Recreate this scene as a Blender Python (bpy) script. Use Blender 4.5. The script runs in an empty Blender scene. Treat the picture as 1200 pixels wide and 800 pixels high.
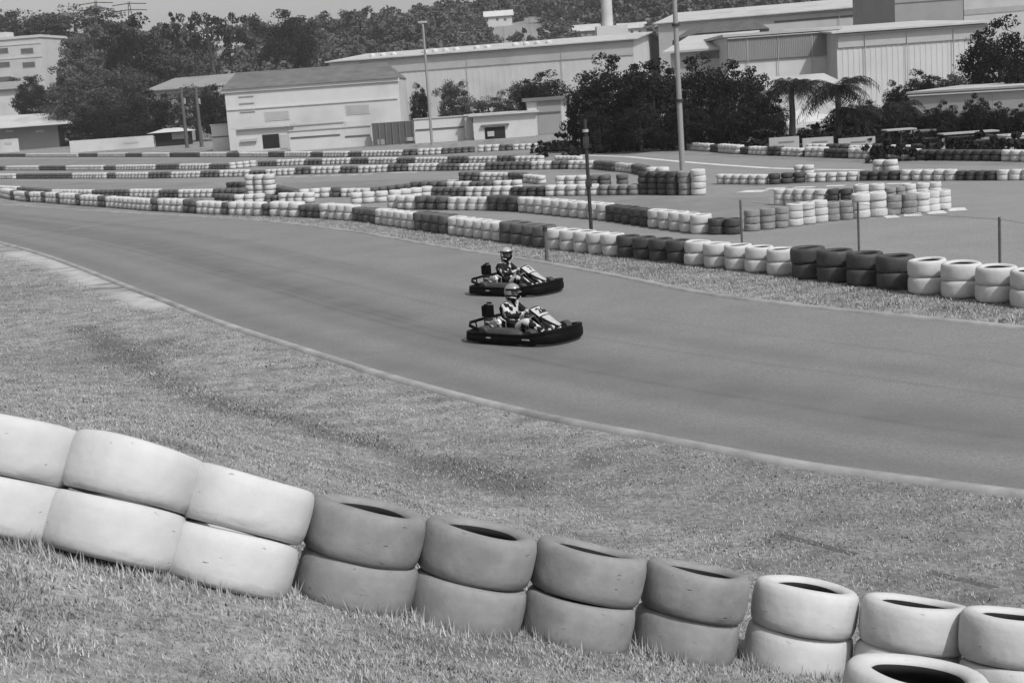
import bpy, bmesh, math, random
import numpy as np
from mathutils import Vector, Matrix, Euler, noise as mnoise
random.seed(7); rng = np.random.default_rng(7)
C = bpy.context.scene.collection
PI = math.pi
rad = math.radians

# ------------------------------------------------------------------ camera model (used to survey real positions on the ground)
CF = 1667.0; PITCH = math.atan(292/1667.0); ROLL = rad(4.0); H = 4.2
Fv = np.array([0, math.cos(PITCH), -math.sin(PITCH)]); R0 = np.array([1., 0, 0]); U0 = np.array([0, math.sin(PITCH), math.cos(PITCH)])
Rv = math.cos(ROLL)*R0 - math.sin(ROLL)*U0; Uv = math.sin(ROLL)*R0 + math.cos(ROLL)*U0
C0 = np.array([0, 0, H])
def ray(x, y): return Fv*CF + Rv*(x-600) - Uv*(y-400)
def atd(x, y, d): return C0 + ray(x, y)*d/CF
def gnd(x, y, z=0.0):
    v = ray(x, y); return C0 + v*((z-H)/v[2])
def col_y(x, d, z):                       # photo row of height z in column x at depth d
    a = C0[2] + (Fv[2]*CF + Rv[2]*(x-600) + Uv[2]*400)*d/CF; b = -Uv[2]*d/CF
    return (z-a)/b
def pos(x, d, z=0.0): return atd(x, col_y(x, d, z), d)

# ------------------------------------------------------------------ surveyed outlines
NEAR_PX = [(-260,225),(-120,254),(0,285),(50,299),(100,317),(150,337),(200,356),(250,376),(300,393),(350,409),(400,425),(430,435),(500,455),(560,471),(650,492),(750,511),(850,530),(950,548),(1075,565),(1200,581),(1350,598),(1600,625)]
FAR_PX = [(-300,226),(-150,232),(0,240),(75,245.5),(150,250),(225,254),(300,259),(350,264),(400,270),(450,278),(500,287),(550,295),(600,302.5),(650,311),(725,325),(825,345),(950,361),(1050,371),(1200,386),(1350,402),(1600,430)]
NEAR = np.array([gnd(*p)[:2] for p in NEAR_PX]); FAR = np.array([gnd(*p)[:2] for p in FAR_PX])

def resample(P, step):
    P = np.asarray(P, float)
    # Catmull-Rom then even spacing
    out = []
    n = len(P)
    for i in range(n-1):
        p0 = P[max(i-1,0)]; p1 = P[i]; p2 = P[i+1]; p3 = P[min(i+2,n-1)]
        m = max(4, int(np.linalg.norm(p2-p1)/step)+1)
        for k in range(m):
            t = k/m
            out.append(0.5*((2*p1)+(-p0+p2)*t+(2*p0-5*p1+4*p2-p3)*t*t+(-p0+3*p1-3*p2+p3)*t**3))
    out.append(P[-1])
    return np.array(out)
NEARS = resample(NEAR, .6); FARS = resample(FAR, .6)

def seg_dist(X, Y, P, w=None):
    best = np.full(X.shape, 1e9); sgn = np.zeros(X.shape)
    for a, b in zip(P[:-1], P[1:]):
        d = b-a; L2 = d@d + 1e-12
        t = np.clip(((X-a[0])*d[0]+(Y-a[1])*d[1])/L2, 0, 1)
        dx = X-(a[0]+t*d[0]); dy = Y-(a[1]+t*d[1]); q = np.hypot(dx, dy)
        s = d[0]*dy - d[1]*dx
        m = q < best; best = np.where(m, q, best); sgn = np.where(m, s, sgn)
    return best, sgn
def smooth(t):
    t = np.clip(t, 0, 1); return t*t*(3-2*t)
NEARC = NEAR[::1]
def vnoise(X, Y, s, seed=0):               # cheap value noise
    x = X/s + seed*17.3; y = Y/s + seed*9.1
    xi = np.floor(x).astype(np.int64); yi = np.floor(y).astype(np.int64); fx = x-xi; fy = y-yi
    def h(a, b):
        v = np.sin(a*127.1+b*311.7+seed*74.7)*43758.5453; return v-np.floor(v)
    fx = fx*fx*(3-2*fx); fy = fy*fy*(3-2*fy)
    return (h(xi,yi)*(1-fx)+h(xi+1,yi)*fx)*(1-fy)+(h(xi,yi+1)*(1-fx)+h(xi+1,yi+1)*fx)*fy
def height(X, Y):
    X = np.atleast_1d(np.asarray(X, float)); Y = np.atleast_1d(np.asarray(Y, float))
    d, s = seg_dist(X, Y, NEARC)
    near = (s < 0)                         # camera side of the near edge
    xc = np.clip(X, -3.2, 3.4)
    xm = np.minimum(xc, 0); xp = np.maximum(xc, 0)
    M = 2.31 - .315*xm - .30*xp + .035*xp*xp - .14*Y - .06*(np.clip(X, -14, -3.2)+3.2)
    M = M - .06*(np.clip(Y, 6.3, 9.3)-6.3)
    M = np.where(M > .25, M, .25*np.exp((M-.25)/.25))
    z = np.where(near, M*smooth((d-.35)/6.2), 0.0)
    z = z + np.where(near, smooth((d-.4)/1.5)*((vnoise(X,Y,.9,1)-.5)*.05+(vnoise(X,Y,.3,2)-.5)*.02), 0)
    hill = 25*smooth((Y-250)/200.) + 5*smooth((Y-250)/120.)*(vnoise(X,Y,70,3)-.4) + 9*smooth((X-0)/160.)*smooth((Y-250)/130.)
    z = z + np.where(Y > 250, hill, 0)
    return z
def h1(x, y): return float(height(x, y)[0])
def hit(px, py):                           # where the sight line meets the ground
    v = ray(px, py)/CF; t = 3.0
    while t < 600:
        P = C0 + v*t
        if P[2] <= h1(P[0], P[1]): break
        t *= 1.004
    return C0 + v*t

# ------------------------------------------------------------------ materials (the photograph is black and white: every tone is a grey)
def mat(name, v, var=.15, scale=4., rough=.8, bump=0., bscale=None, spec=.3, metal=0., stains=0., stretch=None, island=0.):
    m = bpy.data.materials.new(name); m.use_nodes = True
    nt = m.node_tree; N = nt.nodes; L = nt.links; b = N['Principled BSDF']
    b.inputs['Roughness'].default_value = rough; b.inputs['Specular IOR Level'].default_value = spec; b.inputs['Metallic'].default_value = metal
    tc = N.new('ShaderNodeTexCoord'); mp = N.new('ShaderNodeMapping'); L.new(tc.outputs['Object'], mp.inputs[0])
    if stretch: mp.inputs['Scale'].default_value = stretch
    no = N.new('ShaderNodeTexNoise'); no.inputs['Scale'].default_value = scale; no.inputs['Detail'].default_value = 6; no.inputs['Roughness'].default_value = .65
    L.new(mp.outputs[0], no.inputs['Vector'])
    mr = N.new('ShaderNodeMapRange'); mr.inputs[1].default_value = .3; mr.inputs[2].default_value = .7
    mr.inputs[3].default_value = v*(1-var); mr.inputs[4].default_value = v*(1+var); L.new(no.outputs['Fac'], mr.inputs[0])
    out = mr.outputs[0]
    if stains:
        n2 = N.new('ShaderNodeTexNoise'); n2.inputs['Scale'].default_value = scale*.35; n2.inputs['Detail'].default_value = 8; L.new(mp.outputs[0], n2.inputs['Vector'])
        r2 = N.new('ShaderNodeMapRange'); r2.inputs[1].default_value = .52; r2.inputs[2].default_value = .68; r2.inputs[3].default_value = 1; r2.inputs[4].default_value = 1-stains
        L.new(n2.outputs['Fac'], r2.inputs[0])
        mu = N.new('ShaderNodeMath'); mu.operation = 'MULTIPLY'; L.new(out, mu.inputs[0]); L.new(r2.outputs[0], mu.inputs[1]); out = mu.outputs[0]
    if island:
        g = N.new('ShaderNodeNewGeometry'); r3 = N.new('ShaderNodeMapRange'); r3.inputs[3].default_value = 1-island; r3.inputs[4].default_value = 1+island
        L.new(g.outputs['Random Per Island'], r3.inputs[0])
        mu = N.new('ShaderNodeMath'); mu.operation = 'MULTIPLY'; L.new(out, mu.inputs[0]); L.new(r3.outputs[0], mu.inputs[1]); out = mu.outputs[0]
    L.new(out, b.inputs['Base Color'])
    if bump:
        n3 = N.new('ShaderNodeTexNoise'); n3.inputs['Scale'].default_value = bscale or scale*6; n3.inputs['Detail'].default_value = 5; L.new(mp.outputs[0], n3.inputs['Vector'])
        bp = N.new('ShaderNodeBump'); bp.inputs['Strength'].default_value = 1; bp.inputs['Distance'].default_value = bump; L.new(n3.outputs['Fac'], bp.inputs['Height']); L.new(bp.outputs[0], b.inputs['Normal'])
    return m
M = {}
M['white_tyre'] = mat('white_painted_rubber', .48, .07, 5, .7, .006, 11, .15, stains=.14)
M['grey_tyre'] = mat('faded_grey_rubber', .22, .16, 6, .7, .006, 12, .15, stains=.25)
M['black_tyre'] = mat('dusty_black_rubber', .055, .35, 4, .6, .004, 10, .3, stains=.3)
M['dark_tyre'] = mat('weathered_dark_rubber', .10, .25, 4, .7, .004, 10, .3, stains=.3)
def scuff(m, v, dk):
    nt = m.node_tree; N = nt.nodes; L = nt.links; b = N['Principled BSDF']; src = b.inputs['Base Color'].links[0].from_socket
    mp = N.new('ShaderNodeMapping'); mp.inputs['Scale'].default_value = (1,1,3.2); L.new(N['Texture Coordinate'].outputs['Object'], mp.inputs[0])
    oi = N.new('ShaderNodeObjectInfo'); ad = N.new('ShaderNodeVectorMath'); ad.operation = 'ADD'; cm = N.new('ShaderNodeCombineXYZ'); ml = N.new('ShaderNodeMath'); ml.operation = 'MULTIPLY'; ml.inputs[1].default_value = 37
    L.new(oi.outputs['Random'], ml.inputs[0]); L.new(ml.outputs[0], cm.inputs[0]); L.new(mp.outputs[0], ad.inputs[0]); L.new(cm.outputs[0], ad.inputs[1])
    n = N.new('ShaderNodeTexNoise'); n.inputs['Scale'].default_value = 16; n.inputs['Detail'].default_value = 3; L.new(ad.outputs[0], n.inputs['Vector'])
    r = N.new('ShaderNodeMapRange'); r.inputs[1].default_value = .70; r.inputs[2].default_value = .78; L.new(n.outputs['Fac'], r.inputs[0])
    # rubbed patches towards the foot of each tyre
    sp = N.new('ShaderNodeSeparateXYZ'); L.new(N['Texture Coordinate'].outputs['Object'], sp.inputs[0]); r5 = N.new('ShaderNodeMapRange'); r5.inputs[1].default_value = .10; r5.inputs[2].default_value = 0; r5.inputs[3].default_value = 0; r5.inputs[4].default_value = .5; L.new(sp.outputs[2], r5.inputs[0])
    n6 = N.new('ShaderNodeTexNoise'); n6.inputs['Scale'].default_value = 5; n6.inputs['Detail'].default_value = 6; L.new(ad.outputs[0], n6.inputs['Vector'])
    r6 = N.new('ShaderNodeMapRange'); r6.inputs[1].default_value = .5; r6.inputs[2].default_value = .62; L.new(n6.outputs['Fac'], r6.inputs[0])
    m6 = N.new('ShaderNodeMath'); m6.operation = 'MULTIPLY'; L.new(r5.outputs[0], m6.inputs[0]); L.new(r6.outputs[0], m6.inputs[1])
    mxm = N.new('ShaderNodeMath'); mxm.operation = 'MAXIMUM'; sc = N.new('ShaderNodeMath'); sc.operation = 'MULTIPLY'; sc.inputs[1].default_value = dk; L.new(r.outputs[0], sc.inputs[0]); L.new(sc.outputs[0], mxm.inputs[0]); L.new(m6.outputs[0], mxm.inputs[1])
    mx = N.new('ShaderNodeMix'); mx.data_type = 'RGBA'; L.new(mxm.outputs[0], mx.inputs['Factor']); L.new(src, mx.inputs[6]); mx.inputs[7].default_value = (v,)*3+(1,); L.new(mx.outputs[2], b.inputs['Base Color'])
    bp = N['Bump']; b2 = N.new('ShaderNodeBump'); b2.inputs['Distance'].default_value = .006; b2.invert = True; L.new(r.outputs[0], b2.inputs['Height']); L.new(bp.outputs[0], b2.inputs['Normal']); L.new(b2.outputs[0], b.inputs['Normal'])
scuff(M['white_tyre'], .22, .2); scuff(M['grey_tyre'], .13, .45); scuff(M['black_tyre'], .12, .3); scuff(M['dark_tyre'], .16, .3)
M['inner_rubber'] = mat('bare_inner_rubber', .02, .3, 8, .8)
M['kerb'] = mat('pale_concrete', .28, .3, 1.5, .85, .003, 40, stains=.25)
M['white_line'] = mat('worn_road_paint', .55, .15, 5, .8, stains=.3)
M['blackplastic'] = mat('glossy_black_plastic', .004, .3, 6, .5, spec=.07)
M['greyplastic'] = mat('scuffed_dark_plastic', .045, .3, 8, .38, spec=.5)
M['kart_tyre'] = mat('slick_tyre_rubber', .045, .2, 10, .6, spec=.3)
M['whiteplastic'] = mat('white_panel_plastic', .6, .05, 8, .4, spec=.5)
M['platewhite'] = mat('number_plate_white', .42, .06, 8, .5, spec=.3)
M['steel'] = mat('bare_steel', .45, .25, 20, .35, metal=.8, spec=.5)
M['paintsteel'] = mat('galvanised_steel', .35, .15, 6, .6, spec=.4)
M['postgrey'] = mat('dull_grey_post', .10, .2, 6, .8)
M['darksteel'] = mat('dark_painted_steel', .03, .3, 6, .6, spec=.3)
M['white_wall'] = mat('white_painted_wall', .49, .05, .6, .85, .003, 3, stains=.16)
M['lightwall'] = mat('pale_metal_cladding', .47, .05, .4, .7, stains=.16)
M['greywall'] = mat('grey_metal_cladding', .24, .10, .4, .7, stains=.15)
M['darkwall'] = mat('dark_metal_cladding', .09, .15, .4, .7, stains=.15)
M['midwall'] = mat('mid_grey_cladding', .36, .08, .4, .75, stains=.15)
M['roofdark'] = mat('dark_sheet_roof', .13, .25, .7, .8, stains=.2)
M['rooflight'] = mat('light_sheet_roof', .42, .12, .7, .7, stains=.2)
M['glass'] = mat('window_glass', .10, .3, 1, .15, spec=.6)
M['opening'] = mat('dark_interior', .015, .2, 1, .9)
M['board'] = mat('grey_sign_board', .33, .06, .7, .7)
M['boardmark'] = mat('faded_lettering', .16, .15, 3, .7)
M['bark'] = mat('bark', .07, .3, 6, .9, .01)
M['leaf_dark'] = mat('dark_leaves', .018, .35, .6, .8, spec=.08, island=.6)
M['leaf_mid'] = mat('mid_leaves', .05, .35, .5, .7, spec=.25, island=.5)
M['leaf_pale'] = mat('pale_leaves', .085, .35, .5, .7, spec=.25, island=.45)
M['leaf_far'] = mat('hill_leaves', .085, .45, .05, .8, spec=.1, island=.3)
M['blade'] = mat('dry_grass_blades', .30, .35, 1.6, .9, spec=.05, island=.35)
M['weed'] = mat('weed_leaves', .12, .3, 1.2, .8, spec=.15, island=.4)
M['rail'] = mat('rusty_grating', .10, .4, 12, .8)

# ------------------------------------------------------------------ mesh helpers
class MB:
    def __init__(s): s.v = []; s.f = []
    def add(s, vs, fs, mtx=None):
        o = len(s.v)
        for p in vs:
            p = Vector(p)
            if mtx is not None: p = mtx @ p
            s.v.append(tuple(p))
        s.f += [tuple(i+o for i in f) for f in fs]; return s
    def box(s, c, d, rot=None, taper=1.0):
        x, y, z = d[0]/2, d[1]/2, d[2]/2; t = taper
        vs = [(-x,-y,-z),(x,-y,-z),(x,y,-z),(-x,y,-z),(-x*t,-y*t,z),(x*t,-y*t,z),(x*t,y*t,z),(-x*t,y*t,z)]
        fs = [(0,3,2,1),(4,5,6,7),(0,1,5,4),(1,2,6,5),(2,3,7,6),(3,0,4,7)]
        m = Matrix.Translation(Vector(c)) @ (rot.to_4x4() if rot is not None else Matrix.Identity(4))
        return s.add(vs, fs, m)
    def tube(s, pts, r, n=8, cap=True, closed=False):
        pts = [Vector(p) for p in pts]; k = len(pts); rs = r if isinstance(r, (list, tuple)) else [r]*k
        o = len(s.v); up = None
        for i, p in enumerate(pts):
            if closed: t = (pts[(i+1)%k]-pts[i-1]).normalized()
            else: t = (pts[min(i+1,k-1)]-pts[max(i-1,0)]).normalized()
            if up is None: up = t.orthogonal().normalized()
            up = (up - t*up.dot(t));  up = up.normalized() if up.length > 1e-6 else t.orthogonal().normalized()
            w = t.cross(up)
            for j in range(n):
                a = 2*PI*j/n; s.v.append(tuple(p + (up*math.cos(a)+w*math.sin(a))*rs[i]))
        for i in range(k if closed else k-1):
            for j in range(n):
                a = o+i*n+j; b = o+i*n+(j+1)%n; c = o+((i+1)%k)*n+(j+1)%n; d = o+((i+1)%k)*n+j
                s.f.append((a,b,c,d))
        if cap and not closed:
            s.f.append(tuple(o+j for j in range(n))[::-1]); s.f.append(tuple(o+(k-1)*n+j for j in range(n)))
        return s
    def lathe(s, prof, n=24, mtx=None, closed=True):
        vs = []; fs = []; k = len(prof)
        for i in range(n):
            a = 2*PI*i/n
            for r, z in prof: vs.append((r*math.cos(a), r*math.sin(a), z))
        for i in range(n):
            for j in range(k if closed else k-1):
                fs.append((i*k+j, ((i+1)%n)*k+j, ((i+1)%n)*k+(j+1)%k, i*k+(j+1)%k))
        return s.add(vs, fs, mtx)
    def ball(s, c, r, n=12, m=8, rot=None):
        r = r if isinstance(r, (tuple, list)) else (r, r, r); vs = []; fs = []
        for i in range(m+1):
            t = PI*i/m
            for j in range(n):
                a = 2*PI*j/n; vs.append((r[0]*math.sin(t)*math.cos(a), r[1]*math.sin(t)*math.sin(a), r[2]*math.cos(t)))
        for i in range(m):
            for j in range(n): fs.append((i*n+j, (i+1)*n+j, (i+1)*n+(j+1)%n, i*n+(j+1)%n))
        mt = Matrix.Translation(Vector(c)) @ (rot.to_4x4() if rot is not None else Matrix.Identity(4))
        return s.add(vs, fs, mt)
    def build(s, name, m, parent=None, bevel=0, sharp=35):
        me = bpy.data.meshes.new(name); me.from_pydata(s.v, [], s.f)
        bm = bmesh.new(); bm.from_mesh(me); bmesh.ops.remove_doubles(bm, verts=bm.verts, dist=1e-5)
        bmesh.ops.recalc_face_normals(bm, faces=bm.faces)
        if bevel:
            es = [e for e in bm.edges if len(e.link_faces) == 2 and e.calc_face_angle(0) > .6]
            bmesh.ops.bevel(bm, geom=es, offset=bevel, segments=2, profile=.6, affect='EDGES')
        bm.to_mesh(me); bm.free()
        me.polygons.foreach_set('use_smooth', [True]*len(me.polygons))
        me.set_sharp_from_angle(angle=rad(sharp))
        me.materials.append(m)
        o = bpy.data.objects.new(name, me); C.objects.link(o)
        if parent: o.parent = parent
        return o
def thing(name, label, cat, loc=(0,0,0), rz=0, group=None):
    o = bpy.data.objects.new(name, None); C.objects.link(o); o.empty_display_size = .2
    o.location = loc; o.rotation_euler = (0, 0, rz); tag(o, label, cat, group); return o
def tag(o, label, cat, group=None):
    o['label'] = label; o['category'] = cat
    if group: o['group'] = group
    return o
def struct(o): o['kind'] = 'structure'; return o
def copy_tree(o, parent=None):
    c = o.copy(); C.objects.link(c); c.parent = parent
    for ch in o.children: copy_tree(ch, c)
    return c
def npmesh(name, V, Fc, m, k=4, parent=None, smooth_=False):
    me = bpy.data.meshes.new(name); V = np.asarray(V, np.float32); Fc = np.asarray(Fc, np.int32)
    me.vertices.add(len(V)); me.vertices.foreach_set('co', V.ravel())
    me.loops.add(Fc.size); me.loops.foreach_set('vertex_index', Fc.ravel())
    me.polygons.add(len(Fc)); me.polygons.foreach_set('loop_start', np.arange(0, Fc.size, k, dtype=np.int32))
    me.update(calc_edges=True); me.validate()
    if smooth_: me.polygons.foreach_set('use_smooth', [True]*len(me.polygons))
    me.materials.append(m); o = bpy.data.objects.new(name, me); C.objects.link(o)
    if parent: o.parent = parent
    return o

# ------------------------------------------------------------------ ground: one sheet
def axis(lo, a, b, hi, st, grow):
    out = list(np.arange(a, b+1e-6, st)); s = st; v = b
    while v < hi: s *= grow; v += s; out.append(v)
    s = st; v = a
    while v > lo: s *= grow; v -= s; out.insert(0, v)
    return np.array(out)
gx = axis(-800, -14, 10, 800, .22, 1.07); gy = axis(-50, 2, 46, 1350, .22, 1.05)
GX, GY = np.meshgrid(gx, gy, indexing='xy'); fx, fy = GX.ravel(), GY.ravel(); GZ = height(fx, fy)
nx, ny = len(gx), len(gy); ii = np.arange(nx*ny).reshape(ny, nx)
Fq = np.stack([ii[:-1,:-1], ii[:-1,1:], ii[1:,1:], ii[1:,:-1]], -1).reshape(-1, 4)
def inpoly(X, Y, P):
    c = np.zeros(X.shape, bool); n = len(P)
    for i in range(n):
        a = P[i]; b = P[(i+1)%n]
        cond = ((a[1] > Y) != (b[1] > Y)); xx = (b[0]-a[0])*(Y-a[1])/(b[1]-a[1]+1e-12)+a[0]
        c ^= cond & (X < xx)
    return c
DIRT = [gnd(*p)[:2] for p in [(-60,270),(0,286),(50,299),(100,317),(150,337),(207,359),(200,362),(168,362),(140,352),(100,334),(50,311),(0,296),(-60,282)]]
dirt = np.zeros(fx.shape)
for ox, oy in [(0,0),(.25,0),(-.25,0),(0,.35),(0,-.35),(.15,.2),(-.15,-.2)]:
    dirt += inpoly(fx+ox+(vnoise(fx,fy,.5,8)-.5)*.5, fy+oy+(vnoise(fx,fy,.5,9)-.5)*.5, DIRT)/7.
DARKL = [hit(*p)[:2] for p in [(95,385),(140,410),(190,445),(240,465),(300,485),(360,500),(440,520),(520,545),(600,570)]]
dd, _ = seg_dist(fx, fy, DARKL)
dark = .9*np.exp(-(dd/.38)**2)*smooth(.35+1.1*vnoise(fx, fy, .7, 5)) + .6*smooth((vnoise(fx*.45,fy,.30,6)-.70)/.2)*smooth((vnoise(fx,fy,1.9,7)-.3)/.3) + .35*smooth((vnoise(fx,fy,3.5,17)-.55)/.3)
mg = mat('dry_grass_ground', .245, .38, 2.2, .95, .02, 14, .1)
nt = mg.node_tree; N = nt.nodes; L = nt.links; b = N['Principled BSDF']; src = b.inputs['Base Color'].links[0].from_socket
# finer speckle of thatch, then the worn and weedy patches
n4 = N.new('ShaderNodeTexNoise'); n4.inputs['Scale'].default_value = 16; n4.inputs['Detail'].default_value = 4; L.new(N['Mapping'].outputs[0], n4.inputs['Vector'])
r4 = N.new('ShaderNodeMapRange'); r4.inputs[1].default_value = .3; r4.inputs[2].default_value = .65; r4.inputs[3].default_value = .42; r4.inputs[4].default_value = 1.3; n4.inputs['Detail'].default_value = 9; n4.inputs['Roughness'].default_value = .7; L.new(n4.outputs['Fac'], r4.inputs[0])
m4 = N.new('ShaderNodeMath'); m4.operation = 'MULTIPLY'; L.new(src, m4.inputs[0]); L.new(r4.outputs[0], m4.inputs[1])
at = N.new('ShaderNodeAttribute'); at.attribute_name = 'wear'; sp = N.new('ShaderNodeSeparateColor'); L.new(at.outputs['Color'], sp.inputs[0])
mx = N.new('ShaderNodeMix'); mx.data_type = 'RGBA'; L.new(sp.outputs[0], mx.inputs['Factor']); L.new(m4.outputs[0], mx.inputs[6]); mx.inputs[7].default_value = (.40,.40,.40,1)
mx2 = N.new('ShaderNodeMix'); mx2.data_type = 'RGBA'; L.new(sp.outputs[1], mx2.inputs['Factor']); L.new(mx.outputs[2], mx2.inputs[6]); mx2.inputs[7].default_value = (.10,.10,.10,1)
L.new(mx2.outputs[2], b.inputs['Base Color'])
ground = struct(npmesh('ground', np.stack([fx, fy, GZ], 1), Fq, mg, smooth_=True))
ca = ground.data.color_attributes.new('wear', 'FLOAT_COLOR', 'POINT')
arr = np.ones((len(fx), 4), np.float32); arr[:,0] = dirt; arr[:,1] = np.clip(dark, 0, .9); arr[:,2] = 0; ca.data.foreach_set('color', arr.ravel())

# ------------------------------------------------------------------ asphalt
def asphalt(name, v):
    m = mat(name, v, .10, .5, .85, .0015, 260, .3, stretch=(1,1,1))
    nt = m.node_tree; N = nt.nodes; L = nt.links; b = N['Principled BSDF']; src = b.inputs['Base Color'].links[0].from_socket
    n = N.new('ShaderNodeTexNoise'); n.inputs['Scale'].default_value = 90; n.inputs['Detail'].default_value = 3; L.new(N['Mapping'].outputs[0], n.inputs['Vector'])
    r = N.new('ShaderNodeMapRange'); r.inputs[1].default_value = .35; r.inputs[2].default_value = .65; r.inputs[3].default_value = .70; r.inputs[4].default_value = 1.25; L.new(n.outputs['Fac'], r.inputs[0]); n.inputs['Scale'].default_value = 30; n.inputs['Detail'].default_value = 8; n.inputs['Roughness'].default_value = .75
    mu = N.new('ShaderNodeMath'); mu.operation = 'MULTIPLY'; L.new(src, mu.inputs[0]); L.new(r.outputs[0], mu.inputs[1])
    at = N.new('ShaderNodeAttribute'); at.attribute_name = 'rubber'
    n2 = N.new('ShaderNodeTexNoise'); n2.inputs['Scale'].default_value = 1.1; n2.inputs['Detail'].default_value = 5; L.new(N['Mapping'].outputs[0], n2.inputs['Vector'])
    r2 = N.new('ShaderNodeMapRange'); r2.inputs[1].default_value = .25; r2.inputs[2].default_value = .7; r2.inputs[3].default_value = .5; r2.inputs[4].default_value = 1.0; L.new(n2.outputs['Fac'], r2.inputs[0])
    mm = N.new('ShaderNodeMath'); mm.operation = 'MULTIPLY'; L.new(at.outputs['Fac'], mm.inputs[0]); L.new(r2.outputs[0], mm.inputs[1])
    mx = N.new('ShaderNodeMix'); mx.data_type = 'RGBA'; L.new(mm.outputs[0], mx.inputs['Factor']); L.new(mu.outputs[0], mx.inputs[6]); mx.inputs[7].default_value = (v*.55,)*3+(1,)
    L.new(mx.outputs[2], b.inputs['Base Color']); return m
M['asphalt'] = asphalt('sun_bleached_asphalt', .185)
M['asphalt2'] = asphalt('infield_asphalt', .215)
# ribbon of track: cross-wise strips so the racing line can be worn into it
TT = np.linspace(0, 1, 220)
def arc(P):
    s = np.r_[0, np.cumsum(np.linalg.norm(np.diff(P, axis=0), axis=1))]; return s/s[-1]
def even(P, T): a = arc(P); return np.stack([np.interp(T, a, P[:,0]), np.interp(T, a, P[:,1])], 1)
# pair the edges by nearest point so the ribbon runs square to the track
NE = even(NEARS, TT)
idx = []
last = 0
for p in NE:
    d = np.linalg.norm(FARS-p, axis=1); j = int(np.argmin(d)); last = max(last, j); idx.append(last)
FE = FARS[idx]
FE = np.stack([np.convolve(np.pad(FE[:,k], 6, mode='edge'), np.ones(13)/13, 'valid') for k in (0,1)], 1)
# put smoothed points back on the far edge line
FE2 = []
for p in FE: FE2.append(FARS[np.argmin(np.linalg.norm(FARS-p, axis=1))])
FE = np.array(FE2); FE[0] = FARS[0]; FE[-1] = FARS[-1]
K = 97; W = np.linspace(0, 1, K)
V = (NE[:,None,:]*(1-W)[None,:,None] + FE[:,None,:]*W[None,:,None]).reshape(-1, 2)
V = np.c_[V, np.full(len(V), .012)]
ii = np.arange(len(NE)*K).reshape(len(NE), K)
Fq = np.stack([ii[:-1,:-1], ii[1:,:-1], ii[1:,1:], ii[:-1,1:]], -1).reshape(-1, 4)
trk = struct(npmesh('race_track', V, Fq, M['asphalt']))
ra = trk.data.attributes.new('rubber', 'FLOAT', 'POINT')
w = np.tile(W, len(NE)); t = np.repeat(TT, K)
rub = .75*np.exp(-((w-(.40+.1*np.sin(t*5)))/.10)**2) + .45*np.exp(-((w-(.62+.05*np.sin(t*4+1)))/.05)**2) + .55*np.exp(-((w-.06)/.05)**2) + .3*np.exp(-((w-.2)/.03)**2)
for c0_, am, ph_, wd_, st_ in [(.33,.03,.3,.006,.55),(.355,.03,.35,.006,.5),(.47,.05,1.2,.007,.45),(.52,.06,2.0,.005,.5),(.70,.04,.9,.006,.4),(.25,.02,2.6,.006,.45),(.58,-.05,.4,.005,.4)]:
    rub = rub + st_*np.exp(-((w-(c0_+am*np.sin(t*6+ph_)))/wd_)**2)*smooth((np.sin(t*9+ph_*5)+.6))
ra.data.foreach_set('value', np.clip(rub, 0, 1).astype(np.float32))

def sheet(name, px, z, m, grid=False):
    P = [gnd(*p) for p in px]
    me = bpy.data.meshes.new(name); bm = bmesh.new(); vs = [bm.verts.new((p[0], p[1], z)) for p in P]; f = bm.faces.new(vs)
    if f.normal.z < 0: f.normal_flip()
    bmesh.ops.triangulate(bm, faces=[f]); bm.normal_update()
    for f in bm.faces:
        if f.normal.z < 0: f.normal_flip()
    bm.to_mesh(me); bm.free(); me.materials.append(m); o = bpy.data.objects.new(name, me); C.objects.link(o); return o
# infield asphalt between the barriers
struct(sheet('infield_track', [(-420,215),(-420,205),(-200,186),(0,180),(300,178),(500,174),(700,171),(830,175),(900,180),(1000,184.5),(1200,187.5),(1500,192),(1700,203),(1700,420),(1350,372),(1200,340),(1050,322),(930,304),(810,290),(650,272),(520,252),(430,246),(300,243),(150,238),(60,232),(0,226)], .006, M['asphalt2']))
M['infgrass'] = mat('worn_infield_grass', .195, .18, .5, .95, .01, 10, .1, stains=.15)
for px in [[(640,222),(700,219),(750,229),(800,232),(900,232),(905,243),(960,243),(1035,241),(1060,246),(1000,252),(930,262),(860,270),(800,263),(720,252),(620,242),(560,238),(480,236),(520,227)],
           [(0,212),(120,214),(250,214),(290,229),(200,231),(120,231),(60,229),(0,223)],
           [(330,214),(430,212),(540,209),(640,211),(655,219),(560,221),(470,224),(400,230),(330,228)],
           [(0,187),(150,186),(300,186),(420,185),(560,179),(640,180),(560,188),(400,193),(200,198),(0,198)],
           [(835,217),(900,218),(960,214.5),(1060,212),(1200,210.5),(1400,210),(1400,203),(1200,203),(1050,206),(930,207),(850,211)],
           [(700,173),(830,178),(960,184.5),(1100,189),(1300,192),(1300,196),(1100,193),(960,189),(820,182),(700,177)]]:
    o = struct(sheet('infield_grass', px, .011, M['infgrass']))

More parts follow.
